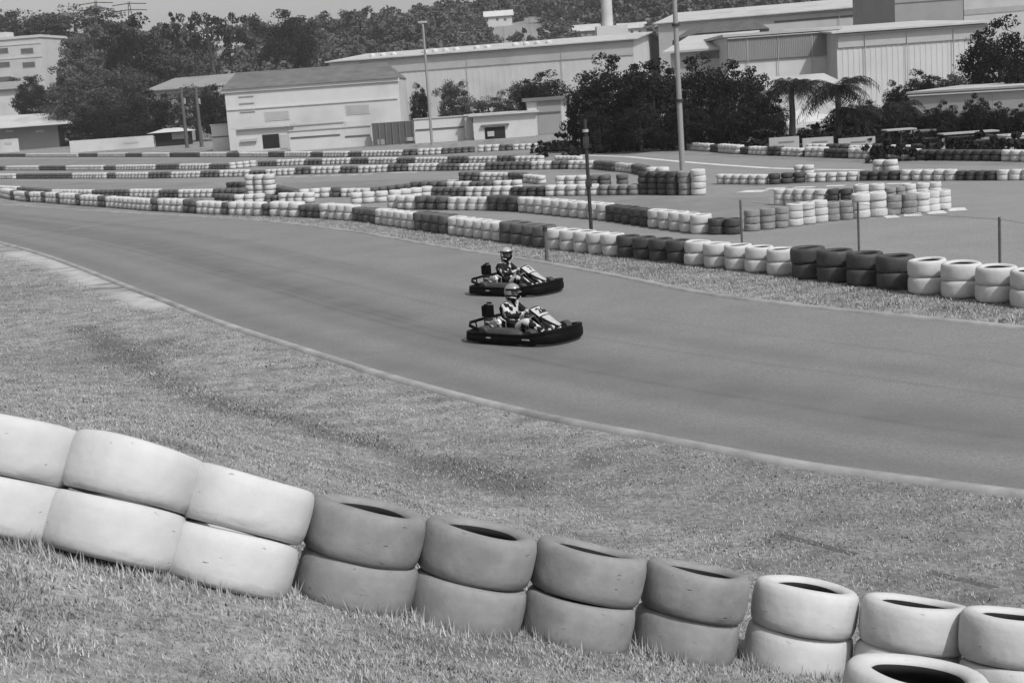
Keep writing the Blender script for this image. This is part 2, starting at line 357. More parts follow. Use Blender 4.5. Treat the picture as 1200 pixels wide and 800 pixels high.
def strip(name, P, w, h, m, z0=0.0, side=0):
    P = np.asarray(P); d = np.gradient(P, axis=0); d /= np.linalg.norm(d, axis=1)[:,None]+1e-9; n = np.c_[-d[:,1], d[:,0]]
    A = P + n*(side-1)*w/2; B = P + n*(side+1)*w/2; k = len(P)
    V = np.r_[np.c_[A, np.full(k, z0)], np.c_[A+n*.02, np.full(k, z0+h)], np.c_[B-n*.02, np.full(k, z0+h)], np.c_[B, np.full(k, z0)]]
    F = []
    for r in range(3):
        for i in range(k-1): F.append((r*k+i, r*k+i+1, (r+1)*k+i+1, (r+1)*k+i))
    return npmesh(name, V, F, m)
struct(strip('near_kerb', NEARS, .17, .05, M['kerb'], 0.0, 0))
struct(strip('far_kerb', FARS, .18, .05, M['kerb'], 0.0, 0))
mk = MB()
def mark(x0, y0, x1, y1, w):
    a = gnd(x0, y0); b_ = gnd(x1, y1); d = (b_-a)[:2]; d /= np.linalg.norm(d); n = np.array([-d[1], d[0]])*w/2
    o = len(mk.v)
    for p, s in ((a,-1),(b_,-1),(b_,1),(a,1)): mk.v.append((p[0]+n[0]*s, p[1]+n[1]*s, .016))
    mk.f.append((o, o+1, o+2, o+3))
for x0, x1, y in [(305,320,208.4),(325,342,207.9),(345,362,207.4),(367,383,206.8),(387,402,206.2),(407,420,205.6),(425,437,205),(455,490,202.8),(524,536,211.6),(898,920,221.6),(930,955,220.2),(968,990,218.6),(1005,1028,217.2),(1039,1066,216)]:
    mark(x0, y, x1, y-.7, .5)
for x0, y0, x1, y1 in [(868,225,897,224.4),(1036,254.8,1052,253.8),(1059,252.6,1080,251.6),(1086,250,1108,248.8),(1111,246.4,1132,245.4)]: mark(x0, y0, x1, y1, .9)
ln = [(672,181.8),(735,184),(800,190),(850,194),(900,197.4),(950,199),(1010,199.8)]
for (a, b_), (c, d) in zip(ln[:-1], ln[1:]): mark(a, b_, c, d, .45)
ln = [(800,175),(880,187),(960,191.5),(1010,195)]
struct(mk.build('track_markings', M['white_line']))
mk = MB(); mark(8, 279.5, 60, 272, .16); mark(60,272,130,262,.16); mark(130,262,218,254.5,.12); mk.v = [(x,y,z+.004) for x,y,z in mk.v]; struct(mk.build('timing_line', M['kerb']))
mk = MB()
for (a, b_), (c, d) in zip([(890,238),(930,262),(905,272),(880,279)][:-1], []): pass

# ------------------------------------------------------------------ tyres
def tyre_mesh(name, n, m, seed, patch=None):
    prof = [(.198,.035),(.214,.012),(.25,.002),(.285,.006),(.302,.024),(.310,.06),(.313,.10),(.3135,.135),(.313,.17),(.310,.21),(.302,.246),(.285,.264),(.25,.270),(.214,.260),(.198,.237),(.205,.20),(.262,.17),(.272,.135),(.262,.10),(.205,.07)]
    if n < 20: prof = [prof[i] for i in (0,2,4,6,8,10,12,14,17)]
    mb = MB(); mb.lathe(prof, n)
    r = random.Random(seed); ph = [r.uniform(0, 6.28) for _ in range(4)]
    o = mb.build(name, m, sharp=60); me = o.data; me.materials.append(M['inner_rubber'])
    for p in me.polygons:
        c = p.center; rr = math.hypot(c.x, c.y)
        if rr < .2045 or (rr < .275 and .03 < c.z < .24): p.material_index = 1
    for v in me.vertices:
        x, y, z = v.co; a = math.atan2(y, x); k = 1 + .012*math.sin(2*a+ph[0]) + .007*math.sin(3*a+ph[1]) + .004*math.sin(7*a+ph[2])
        if z > .15: z += .005*math.sin(2*a+ph[3])
        v.co = (x*k, y*k, z)
    C.objects.unlink(o); bpy.data.objects.remove(o); return me
TM = {}
for colr, mk_ in (('white','white_tyre'),('grey','grey_tyre'),('black','black_tyre'),('dark','dark_tyre')):
    TM[colr, 1] = [tyre_mesh('tyre_near', 56, M[mk_], s) for s in range(3)]
    TM[colr, 0] = [tyre_mesh('tyre_far', 16, M[mk_], s+5) for s in range(2)]
    TM[colr, .5] = [tyre_mesh('tyre_mid', 32, M[mk_], s+9) for s in range(3)]
ORD = ['first','second','third','fourth','fifth','sixth','seventh','eighth','ninth','tenth','eleventh','twelfth','thirteenth','fourteenth','fifteenth','sixteenth','seventeenth','eighteenth','nineteenth','twentieth','twenty-first','twenty-second','twenty-third','twenty-fourth']
ORD += [f'{t}-{o}' for t in ('twenty','thirty','forty') for o in ORD[:9]][4:]
TY = []    # (distance, colour, matrix, label, group)
def row(phrase, base, blocks, high=2, dscale=1.0, back=.26, smin=.78, gap=None):
    bx = [p[0] for p in base]; by = [p[1] for p in base]; cnt = {}
    for x0, x1, colr in blocks:
        cw = {'dark':'dark','black':'dark','white':'white','grey':'grey'}[colr]; cnt[cw] = cnt.get(cw, 0)+1
        a = gnd(x0, np.interp(x0, bx, by)); b_ = gnd(x1, np.interp(x1, bx, by))
        a[1] += back; b_[1] += back
        Ln = np.linalg.norm((b_-a)[:2]); g_ = gap((x0+x1)/2) if gap else 1.0; n = max(1, int(round(Ln/(.61*dscale*g_)))); sc = min(max(Ln/n/.625/g_, smin*dscale), 1.06*dscale)*(1+.42*(g_-1))
        for i in range(n):
            p = a + (b_-a)*((i+.5)/n)
            for k in range(high):
                rz = random.uniform(0, 6.28); off = (random.uniform(-.02,.02), random.uniform(-.02,.02))
                mtx = Matrix.Translation((p[0]+off[0], p[1]+off[1], .012 + k*.267*sc)) @ Euler((random.uniform(-.02,.02), random.uniform(-.02,.02), rz)).to_matrix().to_4x4() @ Matrix.Scale(sc, 4)
                lev = '' if high == 1 else (['lower ','upper '] if high == 2 else ['bottom ','second-level ','third-level ','top '])[k]
                where = f"{ORD[min(i, len(ORD)-1)]} from left in the {ORD[cnt[cw]-1]} {cw} block of the {phrase}" if n > 1 else f"alone as the {ORD[cnt[cw]-1]} {cw} block of the {phrase}"
                TY.append((float(np.linalg.norm(p-C0)), colr, mtx, f"{lev}{cw} tyre, {where}", 'tyres of the '+phrase))
B_ = 'dark'
# trackside barrier: row A
rowA_base = [(-40,229),(3,231),(27,236),(65,238),(82,240),(108,241.5),(140,244),(170,247),(205,248),(245,251),(285,253),(337,254),(396,257),(430,260),(468,266),(512,272),(563,279),(610,286),(650,292),(690,297),(728,301),(770,306),(820,311.5),(870,318),(930,324),(960,329),(1010,335),(1055,340),(1100,346),(1150,352),(1190,357),(1260,367)]
row('trackside barrier', rowA_base,
    [(-30,-14,'white'),(-13,2,B_),(3,16,'white'),(16,20,B_),(20,33,'white'),(33,38,B_),(38,52,'white'),(52,57,B_),(57,70,'white'),(70,74,B_),(74,92,'white'),(92,98,B_),(98,118,'white'),(118,128,B_),(128,180,'white'),(180,189,B_),(189,219,'white'),(219,234,B_),(234,263,'white'),(263,271,B_),(271,310,'white'),(310,320,B_),(320,354,'white'),(354,380,B_),(380,418,'white'),(418,446,B_),(446,492,'white'),(492,532,B_),(532,594,'white'),(594,647,B_),(647,730,'white'),(730,809,'black'),(809,933,'white'),(936,1072,'black'),(1074,1240,'white')], 2, gap=lambda x: 1+.30*min(1, max(0, (x-560)/260)))
# second barrier: row B and its hairpin return
row('second barrier', [(455,245),(492,246),(575,247),(613,248.5),(650,252.5),(690,256.5),(717,259),(767,266.5),(800,271),(832,275.5),(866,275.5)],
    [(457,490,'white'),(490,527,B_),(527,575,'white'),(575,612,'black'),(613,717,'white'),(717,767,'black'),(767,831,'white'),(832,872,'black')], 2, .95, gap=lambda x: 1+.15*min(1, max(0, (x-560)/200)))
row('hairpin barrier', [(872,273),(900,270),(926,267),(970,260.5),(1003,257.5),(1041,253.5),(1077,251),(1115,245.5)],
    [(876,926,'grey'),(926,970,'white'),(970,1002,'grey'),(1002,1041,'white'),(1041,1077,'grey'),(1077,1115,'white')], 3, .8)
row('hairpin return', [(897,239),(911,241),(971,242),(1003,241),(1041,239),(1065,236),(1106,233)],
    [(911,971,'white'),(972,1002,'black'),(1003,1041,'white'),(1041,1062,'grey'),(1062,1106,'white')], 3, .72)
# tall corner stack
row('tall corner wall', [(752,228.5),(790,229.5),(829,229)], [(752,796,'black'),(797,811,'grey'),(812,829,'white')], 4, .82)
row('middle barrier', [(410,240),(456,237),(506,231),(547,231.5),(600,231),(641,230.5),(704,229.5),(752,229)],
    [(410,455,'white'),(457,506,'white'),(506,547,B_),(547,600,'white'),(600,641,'black'),(641,703,'white'),(704,751,'grey')], 2, .82)
row('low infield row', [(322,227),(350,234),(388,231.5),(433,231),(445,226),(482,225),(525,224),(579,223.5),(612,222.5)],
    [(322,349,B_),(350,388,'white'),(388,400,B_),(401,433,'white'),(434,482,B_),(482,525,B_),(525,552,'white'),(552,579,B_),(579,612,'white')], 2, .78)
row('curved infield row', [(538,212.5),(600,213),(625,215),(642,217)], [(540,563,B_),(564,600,'white'),(600,616,B_),(617,637,'white')], 2, .78)
row('centre infield row', [(650,219),(735,217),(750,216)], [(652,689,'white'),(692,716,B_),(724,737,B_)], 2, .78)
row('left infield row', [(0,225),(22,227.5),(62,231),(109,231.5),(153,231.5),(210,232),(290,231.5)],
    [(-20,20,'white'),(22,62,B_),(62,108,'white'),(109,152,B_),(153,187,'white'),(188,210,B_),(210,250,'white'),(251,288,B_)], 2, .82)
row('pale square stack', [(289,230),(322,229)], [(289,322,'white')], 4, .9)
row('dark heap', [(267,224),(287,224)], [(267,287,'black')], 2, .85)
row('left inner row', [(254,239),(275,240.5),(310,239),(328,238.5),(367,238)], [(254,275,B_),(275,310,'white'),(311,327,B_),(328,367,'white')], 2, .82)
row('far left row', [(0,210),(124,209.5),(175,209.5),(300,207),(365,204.3),(420,203),(480,201),(600,199.5),(667,198.5),(700,198.5),(745,203),(758,206)],
    [(-30,17,'white'),(20,85,B_),(86,124,'white'),(126,136,B_),(137,175,'white'),(175,200,B_),(201,235,'white'),(236,257,B_),(258,292,'white'),(293,310,B_),(311,345,'white'),(346,364,B_),(365,398,'white'),(400,419,B_),(420,456,'white'),(456,479,B_),(480,513,'white'),(514,538,B_),(539,570,'white'),(571,624,B_),(624,648,'white'),(648,667,B_),(668,698,'white'),(700,724,B_),(725,745,'white'),(745,758,B_)], 2, .78)
row('upper infield row', [(0,200),(120,200),(268,198.5),(300,195.5),(357,194),(411,192.5),(488,192),(605,191.5),(637,191),(690,193)],
    [(-25,6,B_),(8,47,'white'),(47,78,B_),(79,121,'white'),(122,136,B_),(137,183,'white'),(184,210,B_),(211,245,'white'),(246,268,B_),(268,300,'white'),(303,325,B_),(325,357,'white'),(358,378,B_),(378,411,'white'),(412,433,B_),(433,465,'white'),(466,488,B_),(488,526,'white'),(527,550,B_),(551,584,'white'),(585,605,B_),(605,637,'white'),(653,681,'white')], 2, .80)
row('back barrier', [(0,184),(300,184.5),(410,184.3),(472,183),(518,181),(560,178.5),(600,176.5),(650,174),(742,172.5),(800,175),(835,178),(870,181),(902,182.5),(947,184),(1000,186),(1080,188),(1200,189.5),(1300,192)],
    [(-30,31,B_),(31,92,'white'),(93,115,B_),(116,148,'white'),(148,167,B_),(168,199,'white'),(200,235,B_),(236,267,'white'),(267,282,B_),(282,316,'white'),(316,335,B_),(335,364,'white'),(365,380,B_),(380,408,'white'),(409,425,B_),(425,472,'white'),(473,489,B_),(490,518,'white'),(518,557,B_),(560,586,'white'),(586,601,B_),(602,631,'white'),(632,649,B_),(650,679,'white'),(680,742,'black'),(742,764,'white'),(765,774,'black'),(774,800,'white'),(802,809,'black'),(809,835,'white'),(836,846,'black'),(846,870,'white'),(871,880,'black'),(881,902,'white'),(903,918,'black'),(919,943,'white'),(944,948,'black'),(948,970,'white'),(970,997,'black'),(998,1024,'white'),(1024,1042,'black'),(1042,1080,'white'),(1080,1178,'black'),(1178,1260,'white')], 2, .85, smin=.7)
row('offset back row', [(900,178.5),(1090,181)], [(900,947,'black'),(948,971,'white'),(972,996,'black'),(998,1025,'white'),(1026,1044,'black'),(1045,1069,'white'),(1071,1100,'black')], 2, .8)
row('right infield row', [(843,216),(902,217),(947,214.5),(1008,212.5),(1058,212),(1124,212),(1172,212),(1210,211)],
    [(843,900,'white'),(902,946,'black'),(947,1008,'white'),(1010,1057,'black'),(1059,1124,'white'),(1124,1171,'black'),(1172,1230,'white')], 2, .72)
row('raised pair', [(934,211),(955,211)], [(934,955,'white')], 3, .9)
row('raised quad', [(1026,209),(1054,209)], [(1026,1054,'white')], 3, .95)
row('raised trio', [(760,210),(783,210)], [(760,783,'white')], 2, .9)

# near bank row: two-high stacks on the sloping grass
NEARROW = [(-150,592,'white',1.15),(-16,621,'white',1.15),(124,651,'white',1.15),(260,682,'white',1.12),(410,702,'grey',1.07),(540,728,'grey',1.07),(670,748,'grey',1.05),(797,765,'grey',1.03),(930,782,'white',1.03),(1060,805,'white',1.02),(1190,828,'white',1.02),(1318,856,'white',1.02)]
near_labels = {1:['white tyre cut by left edge of the photo','white tyre between the edge and third big stacks'],}
NL = [None,
 'big white tyre at the far left of the near grass bank',
 'big white tyre of the second near stack from the left',
 'big white tyre beside the first grey stack, bottom edge ragged with grass',
 'faded grey tyre leftmost of the four near grey stacks',
 'faded grey tyre second of the four near grey stacks',
 'faded grey tyre third of the four near grey stacks',
 'faded grey tyre rightmost of the four near grey stacks, beside white ones',
 'white tyre just right of the near grey stacks, left side in shade',
 'white tyre second right of the near grey stacks',
 'white tyre cut by the right edge of the photo',
 None]
def slope_normal(x, y, e=.5):
    return Vector((-(h1(x+e,y)-h1(x-e,y))/(2*e), -(h1(x,y+e)-h1(x,y-e))/(2*e), 1)).normalized()
NEARP = []
for i, (px, py, colr, sc) in enumerate(NEARROW):
    P = hit(px, py); nrm = slope_normal(P[0], P[1]); nrm = (nrm + Vector((0, -.03+.20*min(1, max(0, (-P[0]-.9)/.8)), 0))).normalized(); NEARP.append(P)
    q = Vector((0,0,1)).rotation_difference(nrm)
    if NL[i] is None: continue
    for k in range(2):
        c = Vector((P[0], P[1], h1(P[0], P[1])-.03)) + nrm*(k*.267*sc) + (Vector((random.uniform(-.015,.03), random.uniform(-.03,.02), 0)) if k else Vector())
        mtx = Matrix.Translation(c) @ q.to_matrix().to_4x4() @ Euler((random.uniform(-.02,.02), random.uniform(-.02,.02), random.uniform(0,6.28))).to_matrix().to_4x4() @ Matrix.Scale(sc, 4)
        TY.append((1+i*.01, colr, mtx, ('upper ' if k else 'lower ')+NL[i], 'tyres of the near bank row'))
# a single stack in the bottom right corner, closer to the camera
P = hit(1070, 918); q = Vector((0,0,1)).rotation_difference(slope_normal(P[0], P[1]))
for k in range(2):
    c = Vector((P[0], P[1], h1(P[0], P[1])-.02)) + Vector((0,0,.27*k))
    TY.append((.9, 'white', Matrix.Translation(c) @ q.to_matrix().to_4x4(), ('open-topped white tyre in front of the others at the bottom right' if k else 'bottom white tyre under the open-topped one at bottom right'), 'tyres of the near bank row'))
TY.sort(key=lambda t: t[0])
print('tyres', len(TY))
NIND = 296
for k, (d, colr, mtx, lab, grp) in enumerate(TY[:NIND]):
    det = 1 if d < 2 else (.5 if d < 60 else 0)
    ms = TM[colr, det]; o = bpy.data.objects.new('tyre', ms[k % len(ms)]); C.objects.link(o); o.matrix_world = mtx
    tag(o, lab, 'tyre', grp)
# every tyre beyond the largest ones: one mass
if len(TY) > NIND:
    vs = []; fs = []; mi = []; off = 0; cols = ['white','grey','black','dark']
    for k, (d, colr, mtx, lab, grp) in enumerate(TY[NIND:]):
        me = TM[colr, 0][k % 2]; co = np.empty(len(me.vertices)*3, np.float32); me.vertices.foreach_get('co', co); co = co.reshape(-1, 3)
        mw = np.array(mtx); co = co @ mw[:3,:3].T + mw[:3,3]; vs.append(co)
        f = np.empty(len(me.polygons)*4, np.int32); me.loops.foreach_get('vertex_index', f); fs.append(f.reshape(-1, 4)+off); off += len(co); mi += [cols.index(colr)]*len(me.polygons)
    o = npmesh('distant_tyres', np.concatenate(vs), np.concatenate(fs), M['white_tyre'], smooth_=True)
    for c_ in ('grey_tyre','black_tyre','dark_tyre'): o.data.materials.append(M[c_])
    o.data.polygons.foreach_set('material_index', mi)
    tag(o, 'small white and dark tyres of the farthest barrier rows', 'tyres'); o['kind'] = 'stuff'

# white paint overlapping onto the last black stack
# ------------------------------------------------------------------ karts
def smooth_closed(P, m=8):
    P = [np.array(p, float) for p in P]; n = len(P); out = []
    for i in range(n):
        p0, p1, p2, p3 = P[i-1], P[i], P[(i+1)%n], P[(i+2)%n]
        for k in range(m):
            t = k/m; out.append(0.5*((2*p1)+(-p0+p2)*t+(2*p0-5*p1+4*p2-p3)*t*t+(-p0+3*p1-3*p2+p3)*t**3))
    return out
def text_mesh(txt, size, depth, m, name, parent, mtx):
    cu = bpy.data.curves.new(name, 'FONT'); cu.body = txt; cu.size = size; cu.extrude = depth; cu.align_x = 'CENTER'; cu.align_y = 'CENTER'; cu.offset = size*.018
    to = bpy.data.objects.new('tmp', cu); C.objects.link(to); bpy.context.view_layer.update()
    me = bpy.data.meshes.new_from_object(to.evaluated_get(bpy.context.evaluated_depsgraph_get())); bpy.data.objects.remove(to)
    me.transform(mtx); me.materials.clear(); me.materials.append(m); o = bpy.data.objects.new(name, me); C.objects.link(o); o.parent = parent; return o
def wheel(parent, x, y, r, w, steer=0):
    R_ = Matrix.Translation((x, y, r)) @ Matrix.Rotation(steer, 4, 'Z') @ Matrix.Rotation(PI/2, 4, 'X')
    h = w/2
    mb = MB(); mb.lathe([(r*.5,-h*.9),(r*.75,-h),(r*.92,-h*.92),(r,-h*.7),(r,h*.7),(r*.92,h*.92),(r*.75,h),(r*.5,h*.9)], 28, R_, closed=True); t = mb.build('wheel', M['kart_tyre'], parent)
    mb = MB(); mb.lathe([(0.001,-h*.5),(r*.3,-h*.5),(r*.42,-h*.6),(r*.52,-h*.95),(r*.52,h*.95),(r*.42,h*.6),(r*.3,h*.5),(0.001,h*.5)], 20, R_, closed=False); mb.build('rim', M['steel'], t)
    return t
def make_kart(loc, rz, number, label):
    k = thing('go_kart', label, 'go-kart', loc, rz, 'go-karts racing on the track')
    half = [(-.95,0),(-.95,.40),(-.90,.60),(-.72,.68),(-.2,.69),(.3,.67),(.62,.64),(.86,.54),(1.0,.34),(1.06,.12)]
    plan = smooth_closed(half + [(x,-y) for x, y in reversed(half[1:])], 8); n = len(plan)
    # wrap-around bumper
    mb = MB(); prof0 = [(-.075,.18),(-.07,.245),(-.045,.262),(-.008,.255),(.004,.225),(-.006,.195),(.008,.175),(.010,.085),(-.004,.05),(-.04,.035),(-.075,.045),(-.08,.11)]; kk = len(prof0)
    for i in range(n):
        a = plan[i-1]; c = plan[(i+1)%n]; t = (c-a)/np.linalg.norm(c-a); nm = np.array([t[1], -t[0]]);
        if nm @ plan[i] < 0: nm = -nm
        fr = max(0, (plan[i][0]-.45)/.6); top = (.80+.36*fr)
        rear = plan[i][0] < -.78
        for o_, z in prof0:
            mb.v.append((plan[i][0]+nm[0]*o_, plan[i][1]+nm[1]*o_, z*top))
    for i in range(n):
        for j in range(kk): mb.f.append((i*kk+j, ((i+1)%n)*kk+j, ((i+1)%n)*kk+(j+1)%kk, i*kk+(j+1)%kk))
    bp = mb.build('bumper', M['blackplastic'], k, sharp=50)
    for s_, x_, w_, m_ in ((-1,.52,.16,'paintsteel'),(-1,-.30,.10,'paintsteel'),(1,.52,.16,'paintsteel')):
        mb = MB(); mb.box((x_, s_*(.665 if x_ > 0 else .70), .13),(w_,.012,.022)); mb.build('sticker', M[m_], bp)
    # raised rear guard bar
    mb = MB(); mb.tube([(-.60,.60,.24),(-.82,.58,.30),(-.92,.45,.335),(-.94,0,.34),(-.92,-.45,.335),(-.82,-.58,.30),(-.60,-.60,.24)], .028, 8)
    for y in (-.3,.3): mb.tube([(-.93,y,.335),(-.90,y,.20)], .014, 6)
    mb.build('guard_bar', M['blackplastic'], k)
    # floor tray and frame
    mb = MB(); mb.box((.22,0,.05),(1.05,.62,.012)); mb.build('floor_tray', M['greyplastic'], k)
    mb = MB()
    for s in (-1,1):
        mb.tube([(-.85,.32*s,.09),(-.2,.33*s,.07),(.35,.30*s,.07),(.60,.22*s,.08),(.86,.18*s,.10)], .016, 8)
        mb.tube([(-.3,.33*s,.08),(-.28,.60*s,.10),(.28,.58*s,.10),(.32,.31*s,.08)], .012, 8)
        mb.tube([(.45,.28*s,.09),(.52,.44*s,.13)], .02, 8); mb.tube([(.3,.08*s,.2),(.5,.40*s,.15)], .008, 6)
    for x in (-.8,-.15,.3,.8): mb.tube([(x,-.31,.075),(x,.31,.075)], .015, 8)
    mb.tube([(-.55,-.55,.14),(-.55,.55,.14)], .02, 10)
    mb.build('frame', M['darksteel'], k)
    for s in (-1,1):
        wheel(k, -.55, .50*s, .15, .20); wheel(k, .52, .50*s, .142, .14, steer=rad(-7))
        # side pod, arched grey top
        mb = MB(); secs = []
        for x, y0, y1, zb, zt in [(-.40,.42,.63,.12,.255),(-.33,.42,.655,.08,.285),(-.12,.42,.66,.06,.280),(.10,.42,.66,.06,.285),(.26,.45,.64,.08,.262),(.36,.48,.60,.12,.22)]:
            ym = (y0+y1)/2; secs.append([(x,y0*s,zb),(x,y0*s,zt*.88),(x,(y0+.03)*s,zt),(x,ym*s,zt+.012),(x,(y1-.04)*s,zt-.005),(x,y1*s,zt*.8),(x,y1*s,zb)])
        for sc_ in secs: mb.v += sc_
        q = 7
        for i in range(len(secs)-1):
            for j in range(q): mb.f.append((i*q+j, i*q+(j+1)%q, (i+1)*q+(j+1)%q, (i+1)*q+j))
        mb.f += [tuple(range(q)), tuple(range((len(secs)-1)*q, len(secs)*q))]
        mb.build('side_pod', M['greyplastic'], k, sharp=50)
    # seat
    mb = MB(); secs = []
    for x, z, hw, dp in [(.02,.14,.13,.02),(-.10,.10,.17,.06),(-.26,.09,.19,.12),(-.36,.16,.20,.15),(-.44,.30,.20,.12),(-.50,.46,.18,.08),(-.53,.56,.14,.03)]:
        t = []
        for a in np.linspace(-1, 1, 9): t.append((x + (0.02+dp)*(abs(a)**3)*(.9 if z > .12 else .0), hw*a, z + (dp)*(abs(a)**3)*(1.0 if z < .2 else .35)))
        secs.append(t)
    for t in secs: mb.v += t
    for i in range(len(secs)-1):
        for j in range(8): mb.f.append((i*9+j, i*9+j+1, (i+1)*9+j+1, (i+1)*9+j))
    st = mb.build('seat', M['blackplastic'], k, sharp=60); so = st.modifiers.new('t', 'SOLIDIFY'); so.thickness = .015
    # engine on the right rear with cooling fins, carburettor and pipe
    mb = MB(); mb.box((-.40,-.36,.17),(.20,.18,.14)); 
    for i in range(6): mb.box((-.40+.0,-.36,.255+i*.022),(.17,.16,.009))
    mb.box((-.40,-.36,.31),(.12,.11,.14)); mb.tube([(-.40,-.30,.25),(-.40,-.24,.25)], .05, 14)
    eg = mb.build('engine', M['steel'], k, bevel=.003)
    mb = MB(); mb.tube([(-.47,-.36,.30),(-.56,-.37,.34),(-.64,-.34,.33),(-.70,-.26,.29)], [.022,.024,.026,.03], 10); mb.tube([(-.70,-.26,.29),(-.72,.16,.28)], .045, 12); mb.build('exhaust_pipe', M['steel'], eg)
    mb = MB(); mb.ball((-.28,-.40,.35),(.05,.045,.05)); mb.tube([(-.33,-.40,.33),(-.26,-.42,.40)], .03, 10); mb.build('air_filter', M['whiteplastic'], eg)
    mb = MB(); mb.tube([(-.45,-.30,.38),(-.30,-.33,.43),(-.22,-.28,.36),(-.26,-.24,.22)], .008, 6); mb.tube([(-.46,-.42,.36),(-.33,-.44,.41),(-.25,-.40,.28)], .007, 6); mb.tube([(-.52,-.33,.26),(-.42,-.46,.31),(-.30,-.46,.24)], .009, 6); mb.build('hose', M['whiteplastic'], eg)
    # tall rear box on its bracket
    mb = MB(); mb.box((-.70,-.20,.52),(.15,.18,.20)); mb.box((-.74,-.10,.645),(.10,.05,.03)); mb.box((-.66,-.29,.64),(.08,.04,.03)); bx = mb.build('rear_box', M['blackplastic'], k, bevel=.01)
    mb = MB(); mb.box((-.70,-.20,.33),(.10,.14,.22)); mb.build('bracket', M['darksteel'], bx)
    # steering column and wheel
    mb = MB(); mb.tube([(.52,0,.12),(.18,0,.47)], .011, 8); mb.tube([(.42,.12,.08),(.34,0,.30),(.42,-.12,.08)], .01, 8); mb.build('steering_column', M['steel'], k)
    cw = Vector((.155,0,.50)); ax = Vector((-.70,0,.714)).normalized(); qr = Vector((0,0,1)).rotation_difference(ax).to_matrix()
    mb = MB(); ring = [cw + qr @ Vector((.145*math.cos(a), .145*math.sin(a), 0)) for a in np.linspace(0, 2*PI, 25)[:-1]]
    mb.tube(ring, .014, 8, closed=True)
    for a in (PI/2, PI*7/6, -PI/6): mb.tube([cw, cw+qr @ Vector((.14*math.cos(a), .14*math.sin(a), 0))], .01, 6)
    mb.ball(cw, (.04,.04,.02)); mb.build('steering_wheel', M['darksteel'], k)
    # front panel: wedge from steering wheel down to the nose, with number plate
    def panel_pt(u, v): # u 0 top..1 bottom, v -1..1
        x = .27 + .56*u; z = .60 - .30*u - .02*math.sin(u*PI); w_ = (.165*(1-u)**.8 + .055) if u > .38 else .165-.02*u
        w_ = .165 - .01*u if u < .36 else .161 - (.161-.05)*((u-.36)/.64)
        return Vector((x - .03*v*v, w_*v, z - .03*v*v))
    def sheetpanel(u0, u1, vv, off, th, name, m, par):
        mb = MB(); nu, nv = 12, 8; pts = []
        nrm = Vector((.30,0,.56)).normalized()
        for lay in (0, 1):
            for i in range(nu+1):
                for j in range(nv+1):
                    p = panel_pt(u0+(u1-u0)*i/nu, vv*(-1+2*j/nv)) + nrm*(off - th*lay); mb.v.append(tuple(p))
        S = (nu+1)*(nv+1)
        for lay in (0,1):
            for i in range(nu):
                for j in range(nv):
                    a = lay*S+i*(nv+1)+j; mb.f.append((a, a+1, a+nv+2, a+nv+1))
        bd = [i*(nv+1) for i in range(nu+1)] + [nu*(nv+1)+j for j in range(1, nv+1)] + [i*(nv+1)+nv for i in range(nu-1,-1,-1)] + [j for j in range(nv-1,0,-1)]
        for i in range(len(bd)): a, b2 = bd[i], bd[(i+1)%len(bd)]; mb.f.append((a, b2, b2+S, a+S))
        return mb.build(name, m, par, sharp=50)
    fp = sheetpanel(.0, 1, 1, 0, .015, 'front_panel', M['blackplastic'], k)
    sheetpanel(.40, .98, .78, .005, .004, 'lower_panel', M['paintsteel'], fp)
    pl = sheetpanel(.02, .36, .90, .006, .005, 'number_plate', M['platewhite'], fp)
    nrm = Vector((.30,0,.56)).normalized(); yax = (Vector((-.56,0,.30))).normalized(); xax = yax.cross(nrm)
    if number:
        c = panel_pt(.19, 0) + nrm*.012
        mt = Matrix((( xax.x, yax.x, nrm.x, c.x),(xax.y, yax.y, nrm.y, c.y),(xax.z, yax.z, nrm.z, c.z),(0,0,0,1)))
        text_mesh(number, .20, .003, M['blackplastic'], 'race_number', pl, mt)
    # pedals, fuel tank, nose brace
    mb = MB(); mb.box((.16,0,.12),(.24,.16,.12)); mb.build('fuel_tank', M['whiteplastic'], k, bevel=.02)
    for s in (-1,1):
        mb = MB(); mb.tube([(.58,.13*s,.08),(.64,.14*s,.24)], .009, 6); mb.box((.645,.14*s,.24),(.012,.07,.035)); mb.build('pedal', M['steel'], k)
    mb = MB(); mb.tube([(.84,.20,.10),(.90,.20,.24),(.90,-.20,.24),(.84,-.20,.10)], .011, 8); mb.tube([(.9,.10,.24),(.98,.10,.24)], .01, 6); mb.tube([(.9,-.10,.24),(.98,-.10,.24)], .01, 6); mb.build('nose_bar', M['steel'], k)
    k.scale = (.95,.95,.95); return k

def suit_mat(name, base, patch, sc, thr):
    m = mat(name, base, .2, 8, .85, .003, 40, .2); nt = m.node_tree; N = nt.nodes; L = nt.links; b = N['Principled BSDF']; src = b.inputs['Base Color'].links[0].from_socket
    v = N.new('ShaderNodeTexVoronoi'); v.inputs['Scale'].default_value = sc; L.new(N['Mapping'].outputs[0], v.inputs['Vector'])
    sx = N.new('ShaderNodeSeparateColor'); L.new(v.outputs['Color'], sx.inputs[0])
    g = N.new('ShaderNodeMath'); g.operation = 'GREATER_THAN'; g.inputs[1].default_value = thr; L.new(sx.outputs[0], g.inputs[0])
    mx = N.new('ShaderNodeMix'); mx.data_type = 'RGBA'; L.new(g.outputs[0], mx.inputs['Factor']); L.new(src, mx.inputs[6]); mx.inputs[7].default_value = (patch,)*3+(1,)
    L.new(mx.outputs[2], b.inputs['Base Color']); return m
M['suit'] = suit_mat('black_and_white_racing_suit', .010, .50, 12, .60)
M['suit2'] = suit_mat('patched_racing_suit', .012, .48, 11, .64)
M['skin'] = mat('skin', .16, .08, 12, .6, spec=.4)  # base tone darkened to stand for the shade inside the helmet
M['glove'] = mat('pale_glove', .5, .1, 14, .8)
